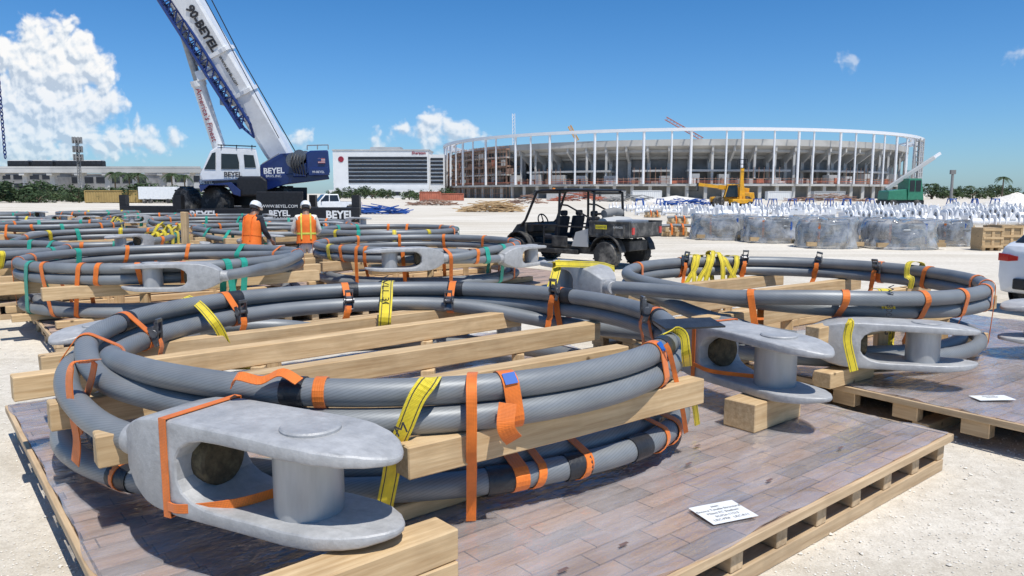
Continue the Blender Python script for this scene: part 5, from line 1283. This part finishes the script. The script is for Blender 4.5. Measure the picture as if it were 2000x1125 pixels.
jumble('lumber_heap',1000,1060,140,1.6,60,'brown','rusty formwork heap below the scaffolding','lumber heap',7)
jumble('material_heap',1080,1180,190,2.2,70,'rail','orange red material heap at foot of scaffolding','material heap',8,1.6)
jumble('material_heap',1180,1300,175,1.5,60,'concrete_d','grey rubble heap before the stadium middle','material heap',9,1.5)
jumble('material_heap',1540,1690,180,1.8,80,'brown','brown material heap before the stadium right half','material heap',10,1.6)
jumble('steel_heap',1290,1400,120,1.0,60,'bluesteel','blue steel heap left of the yellow telehandler','steel heap',11,1.2)
for i,(px,py) in enumerate(((1318,462),(1325,440),(1275,425))):
    p=P(px,py,0);r=empty('timber_stack',p,['near','middle','farther'][i]+' low timber stack with orange straps left of wrapped bundles','timber stack')
    for k in range(3):
        MB().box(p+V((0,.25*k,.12)),(1.2,.15,.2)).build('beam',M['timber'],r);MB().box(p+V((-.4+.4*k,.3,.32)),(.15,1.2,.18)).build('beam',M['timber'],r)
    c2=MB();c2.tube([p+V((-.7,-.1,.48)),p+V((0,0,.50)),p+V((.7,-.1,.48))],.07,8);c2.build('cable',M['cable'],r)
    for q in (-.2,.3): MB().ribbon([p+V((q,-.35,.1)),p+V((q,-.34,.42)),p+V((q,-.1,.58)),p+V((q,.1,.58)),p+V((q,.92,.42)),p+V((q,.93,.1))],(1,0,0),.08,.006).build('webbing',M['orange'],r)
def bundle(px,py,wpx,hpx,label,seed):
    p=P(px,py,0);s=p.y/F;W=wpx*s/2;H_=hpx*s
    r=empty('wrapped_bundle',p,label,'bundle','film wrapped coil bundles')
    o=V((p.x,p.y+W,0))
    for k,z in enumerate((.32,.50,.68,.84)):
        rr=W*(.86-.05*(k%2));MB().tube([o+V((rr*math.cos(R(a)),rr*math.sin(R(a)),z*H_/1.05)) for a in range(0,360,12)],.085,8,True).build('cable',M['cable'],r,smooth=60)
    for k in range(4): MB().box(o+V((0,-W*.7+k*W*.46,.16)),(W*1.9,.14,.14)).build('pallet_board',M['crate'],r)
    for k in range(6):
        a=k*1.05+seed;MB().bar(o+V((W*.92*math.cos(a),W*.92*math.sin(a),.2)),o+V((W*.92*math.cos(a),W*.92*math.sin(a),H_*.9)),.08,.02,(math.cos(a),math.sin(a),0)).build('webbing',M['bluesteel'] if (seed+k)%2 else M['orange'],r)
    f=MB();n=72;rings=[]
    for i in range(15):
        z=H_*min(1,i/11);q=1.0 if i<=10 else (.96,.8,.5,.02)[i-11]
        ring=[]
        for j in range(n):
            a=2*PI*j/n;nn=noise.noise(V((math.cos(a)*2.2,math.sin(a)*2.2,z*2.5+seed*7)));n2=noise.noise(V((math.cos(a)*8,math.sin(a)*8,z*3+seed*5)))
            rad=W*q*(1+.08*nn+.06*n2)*(1.03-.10*(z/H_));zz=z*(1+.10*nn)+(.08*n2-.05*(1-q) if i>9 else 0)+.01
            ring.append(o+V((rad*math.cos(a),rad*math.sin(a),zz)))
        rings.append(ring)
    f.loft(rings,cap=False);f.build('film_wrap',M['wrap'],r,smooth=50)
for i,(px,py,wp,hp,l) in enumerate(((1418,470,112,48,'leftmost film wrapped coil bundle on white gravel'),(1525,476,116,50,'second film wrapped coil bundle from the left'),(1638,487,118,57,'middle film wrapped coil bundle, nearest the cart side'),(1790,489,142,57,'widest film wrapped coil bundle left of wooden crates'),(1876,482,80,50,'rightmost film wrapped coil bundle beside the crates'),(1600,468,90,44,'film wrapped bundle partly hidden between two front ones'),(1722,472,90,44,'film wrapped bundle behind the widest one'))): bundle(px,py,wp,hp,l,i+1)
def crate(px,py,w,h,label):
    p=P(px,py,0);r=empty('wooden_crate',p,label,'crate')
    MB().box(p+V((0,w/2,h/2+.1)),(w,w,h)).build('box',M['crate'],r)
    for x in (-w/2,0,w/2): MB().box(p+V((x*.94,-.012,h/2+.1)),(.09,.025,h)).build('batten',M['timber'],r)
    for z in (.15,h/2+.1,h+.05): MB().box(p+V((0,-.03,z)),(w,.025,.08)).build('batten',M['timber'],r)
    for x in (-.4,0,.4): MB().box(p+V((x*w,w/2,.05)),(.1,w,.09)).build('skid',M['timber'],r)
crate(1937,490,.66,.66,'left one of two wooden crates right of wrapped bundles');crate(1974,487,.70,.72,'right one of two wooden crates beside the white car')
def node_proto():
    r=empty('steel_bracket')
    b=MB();b.box((0,0,.32),(1.5,.34,.22));b.cyl((-.75,0,.32),(.75,0,.32),.2,n=14);b.build('beam',M['white_steel'],r,bevel=.01)
    al=MB();al.box((0,0,.32),(1.5,.34,.22));al.cyl((-.75,0,.32),(.75,0,.32),.2,n=14)
    def ear(x,h,w_):
        pts=[(x,-w_/2,.2),(x,w_/2,.2)]+[(x,w_/2*math.cos(R(a)),.2+h+w_/2*math.sin(R(a))) for a in range(0,181,20)]
        o=MB().prism(pts,(.05,0,0)).build('ear_plate',M['white_steel'],r);al.prism(pts,(.05,0,0))
        MB().lathe([(w_*.22,-.012),(w_*.22,.062),(0.001,.062)],(x,0,.2+h),14,(1,0,0)).build('pin_hole_disc',M['concrete_d'],o)  # plate is uncut; a dark disc stands in for the shaded hole
    for x,h,w_ in ((-.5,.42,.44),(-.2,.42,.44),(.45,.36,.5)): ear(x,h,w_)
    for x in (-.78,.75): MB().box((x,0,.35),(.05,.6,.62)).build('flange',M['white_steel'],r,bevel=.01);al.box((x,0,.35),(.05,.6,.62))
    MB().prism([(0,-.22,.42),(.3,-.22,.42),(.15,-.22,.8)],(0,.05,0)).build('gusset',M['white_steel'],r);al.prism([(0,-.22,.42),(.3,-.22,.42),(.15,-.22,.8)],(0,.05,0))
    for x in (-.55,.5): MB().box((x,0,.06),(.14,.9,.12)).build('support_block',M['timber'],r);al.box((x,0,.06),(.14,.9,.12))
    return r,al.mesh('steel_bracket',M['white_steel'])
NP,NFM=node_proto();un=0;rn=random.Random(14)
for d,a,b,st in ((42.,1690,2020,58),(49.,1500,2020,56),(57.,1380,2020,50),(66.,1262,2020,46),(78.,1210,2000,44)):
    px=a
    while px<b:
        if d>50: o=bpy.data.objects.new('steel_bracket',NFM);COL.objects.link(o)
        else: o=copy_tree(NP) if un else NP;un=1
        p=Q(px+rn.uniform(-8,8),378,d+rn.uniform(-1,1));o.location=(p.x,p.y,0);o.rotation_euler=(0,0,rn.choice((0,0,.3,-.4,1.1,PI))+rn.uniform(-.15,.15));sc=rn.uniform(1.0,1.35);o.scale=(sc,)*3
        tag(o,'white painted steel bracket with round ear plates in the storage rows','steel bracket','white steel brackets in rows right of the cart');px+=st
def stand_proto():
    r=empty('steel_stand');mb=MB()
    for x in (-.6,.6):
        for y in (-.4,.4): mb.bar((x,y,0),(x*.6,y*.6,1.2),.1,.1)
    mb.bar((-.5,0,1.2),(.5,0,1.2),.5,.12);mb.bar((-.6,-.4,.4),(.6,-.4,.4),.08,.08);mb.build('frame',M['bluesteel'],r);return r
SP=stand_proto();us_=0
for px in (1480,1510,1548,1582,1620,1655,1700,1860,1905,1945,1250,1290):
    o=copy_tree(SP) if us_ else SP;us_=1;p=Q(px,378,96);o.location=p-V((0,0,p.z));o.rotation_euler=(0,0,px);tag(o,'blue steel trestle behind the rows of white brackets','trestle','blue trestles behind the white brackets')
def telehandler(col,label,reach):
    r=empty('telehandler',(0,0,0),label,'telehandler')
    b=MB();b.box((0,0,.95),(4.6,1.1,.5));b.loft([[(-2.4,-.9,.8),(-1.2,-.9,.8),(-1.2,.9,.8),(-2.4,.9,.8)],[(-2.3,-.85,1.7),(-1.1,-.85,1.7),(-1.1,.85,1.7),(-2.3,.85,1.7)]]);b.box((1.9,0,1.1),(.6,1.9,.25));b.box((-.2,-.85,1.1),(1.7,.7,.8));b.build('chassis',M[col],r,bevel=.05)
    MB().loft([[(-.6,.35,1.2),(.9,.35,1.2),(.9,1.2,1.2),(-.6,1.2,1.2)],[(-.5,.4,2.5),(.55,.4,2.5),(.55,1.15,2.5),(-.5,1.15,2.5)]]).build('cab',M['glass'],r,bevel=.03)
    k=MB()
    for x0,x1 in ((-.6,-.5),(.9,.55)):
        for y in (.35,1.2): k.bar((x0,y,1.2),(x1,y*.97,2.5),.1,.1)
    k.box((0,.77,2.55),(1.3,.95,.12));k.build('cab_frame',M[col],r)
    e=V(reach);s=V((-1.9,-.1,1.9))
    MB().bar(s,s.lerp(e,.6),.42,.5).build('boom',M[col],r,bevel=.03);MB().bar(s.lerp(e,.55),e,.3,.36).build('boom_extension',M['yel'] if col=='yel' else M['grey'],r,bevel=.02)
    f=MB();f.box(e+V((.1,0,-.3)),(.12,1.2,.9))
    for y in (-.4,.4): f.box(e+V((.7,y,-.72)),(1.2,.12,.06))
    f.build('fork_carriage',M['black'],r)
    MB().tube([(-.3,-.1,1.2),s.lerp(e,.4)],.09,8).build('lift_cylinder',M['rim'],r)
    for x in (1.5,-1.5):
        for y in (-1,1): wheel(r,(x,y*.95,.65),.65,.42,(0,y,0),col)
    return r
place(telehandler('yel','yellow telehandler with low boom in front of the stadium',(3.6,-.1,2.6)),G(1425,100),R(172),1.2)
def green_crane():
    r=empty('mobile_crane',(0,0,0),'green crane with boxy cab and pale boom at right of the stadium','crane')
    MB().box((0,0,.9),(4.6,2.0,.5)).build('chassis',M['black'],r,bevel=.05)
    MB().loft([[(-2.1,-1.1,1.15),(.2,-1.1,1.15),(.2,1.1,1.15),(-2.1,1.1,1.15)],[(-2.0,-1.1,2.2),(.1,-1.1,2.4),(.1,1.1,2.4),(-2.0,1.1,2.2)]]).build('body',M['green'],r,bevel=.08)
    MB().loft([[(.25,-1.1,1.15),(2.2,-1.1,1.15),(2.2,1.1,1.15),(.25,1.1,1.15)],[(.3,-1.1,3.6),(1.8,-1.1,3.6),(1.8,1.1,3.6),(.3,1.1,3.6)]]).build('cab',M['green'],r,bevel=.08)
    for x0,x1 in ((.42,1.0),(1.12,1.72)): MB().box(((x0+x1)/2,-1.12,2.75),(x1-x0,.04,1.25)).build('cab_window',M['glass'],r)
    MB().prism([(2.10,-.9,2.0),(2.10,.9,2.0),(1.86,.9,3.4),(1.86,-.9,3.4)],(.03,0,0)).build('windscreen',M['glass'],r)
    MB().bar((-1.6,.2,2.4),(3.9,.2,6.0),.36,.42).build('boom',M['grey'],r,bevel=.04);MB().bar((2.4,.2,5.0),(4.6,.2,6.5),.26,.3).build('boom_extension',M['white_steel'],r)
    for x in (1.4,-1.4):
        for y in (-1,1): wheel(r,(x,y*.95,.6),.6,.42,(0,y,0))
    return r
place(green_crane(),G(1752,86),R(4),1.0)
def boomlift():
    p=G(1443,98);r=empty('boom_lift',p,'orange boom lift mast standing beside yellow telehandler','boom lift')
    MB().box(p+V((0,0,.9)),(2.6,2,.6)).build('chassis',M['yel'],r,bevel=.06)
    MB().bar(p+V((0,0,1.2)),p+V((.1,0,5.2)),.4,.4).build('boom',M['yel'],r);MB().bar(p+V((.45,0,1.2)),p+V((.15,0,3.6)),.3,.3).build('boom_section',M['yel'],r)
    mb=MB();q=p+V((.1,0,5.2))
    for x in (-.5,.5):
        for y in (-.4,.4): mb.bar(q+V((x,y,0)),q+V((x,y,1.1)),.06,.06)
    for z in (0,.5,1.1):
        for s in (-1,1): mb.bar(q+V((-.5,.4*s,z)),q+V((.5,.4*s,z)),.06,.06);mb.bar(q+V((.5*s,-.4,z)),q+V((.5*s,.4,z)),.06,.06)
    mb.build('basket',M['black'],r)
    for x in (-1,1):
        for y in (-.9,.9): wheel(r,p+V((x,y,.45)),.45,.35,(0,y,0),lug=False)
boomlift()
mm=MB();p=Q(1858,378,180);mm.cyl((p.x,180,0),(p.x,180,7.4),.35,.3,8);mm.box((p.x,180,7),(1.2,.6,1.0));tag(mm.build('dark_mast',M['concrete_d']),'dark mast post on the horizon right of stadium','mast')
def heap(px,d,w_,h,label):
    mb=MB();c=Q(px,378,d);n=40;rings=[]
    for i in range(9):
        t=i/8;rr=w_*(1-t)+.02;rings.append([(c.x+rr*math.cos(2*PI*j/n)*(1+.2*noise.noise(V((j*.4,i,px)))),d+rr*math.sin(2*PI*j/n),h*t**.85*(1+.12*noise.noise(V((j*.5,i*.5,px))))) for j in range(n)])
    mb.loft(rings);tag(mb.build('gravel_heap',M['stone'],smooth=60),label,'gravel heap')
heap(1985,120,5.2,2.0,'pale gravel heap at the right photo edge near palm tree')
heap(1320,170,9,1.4,'low pale spoil heap before the stadium')
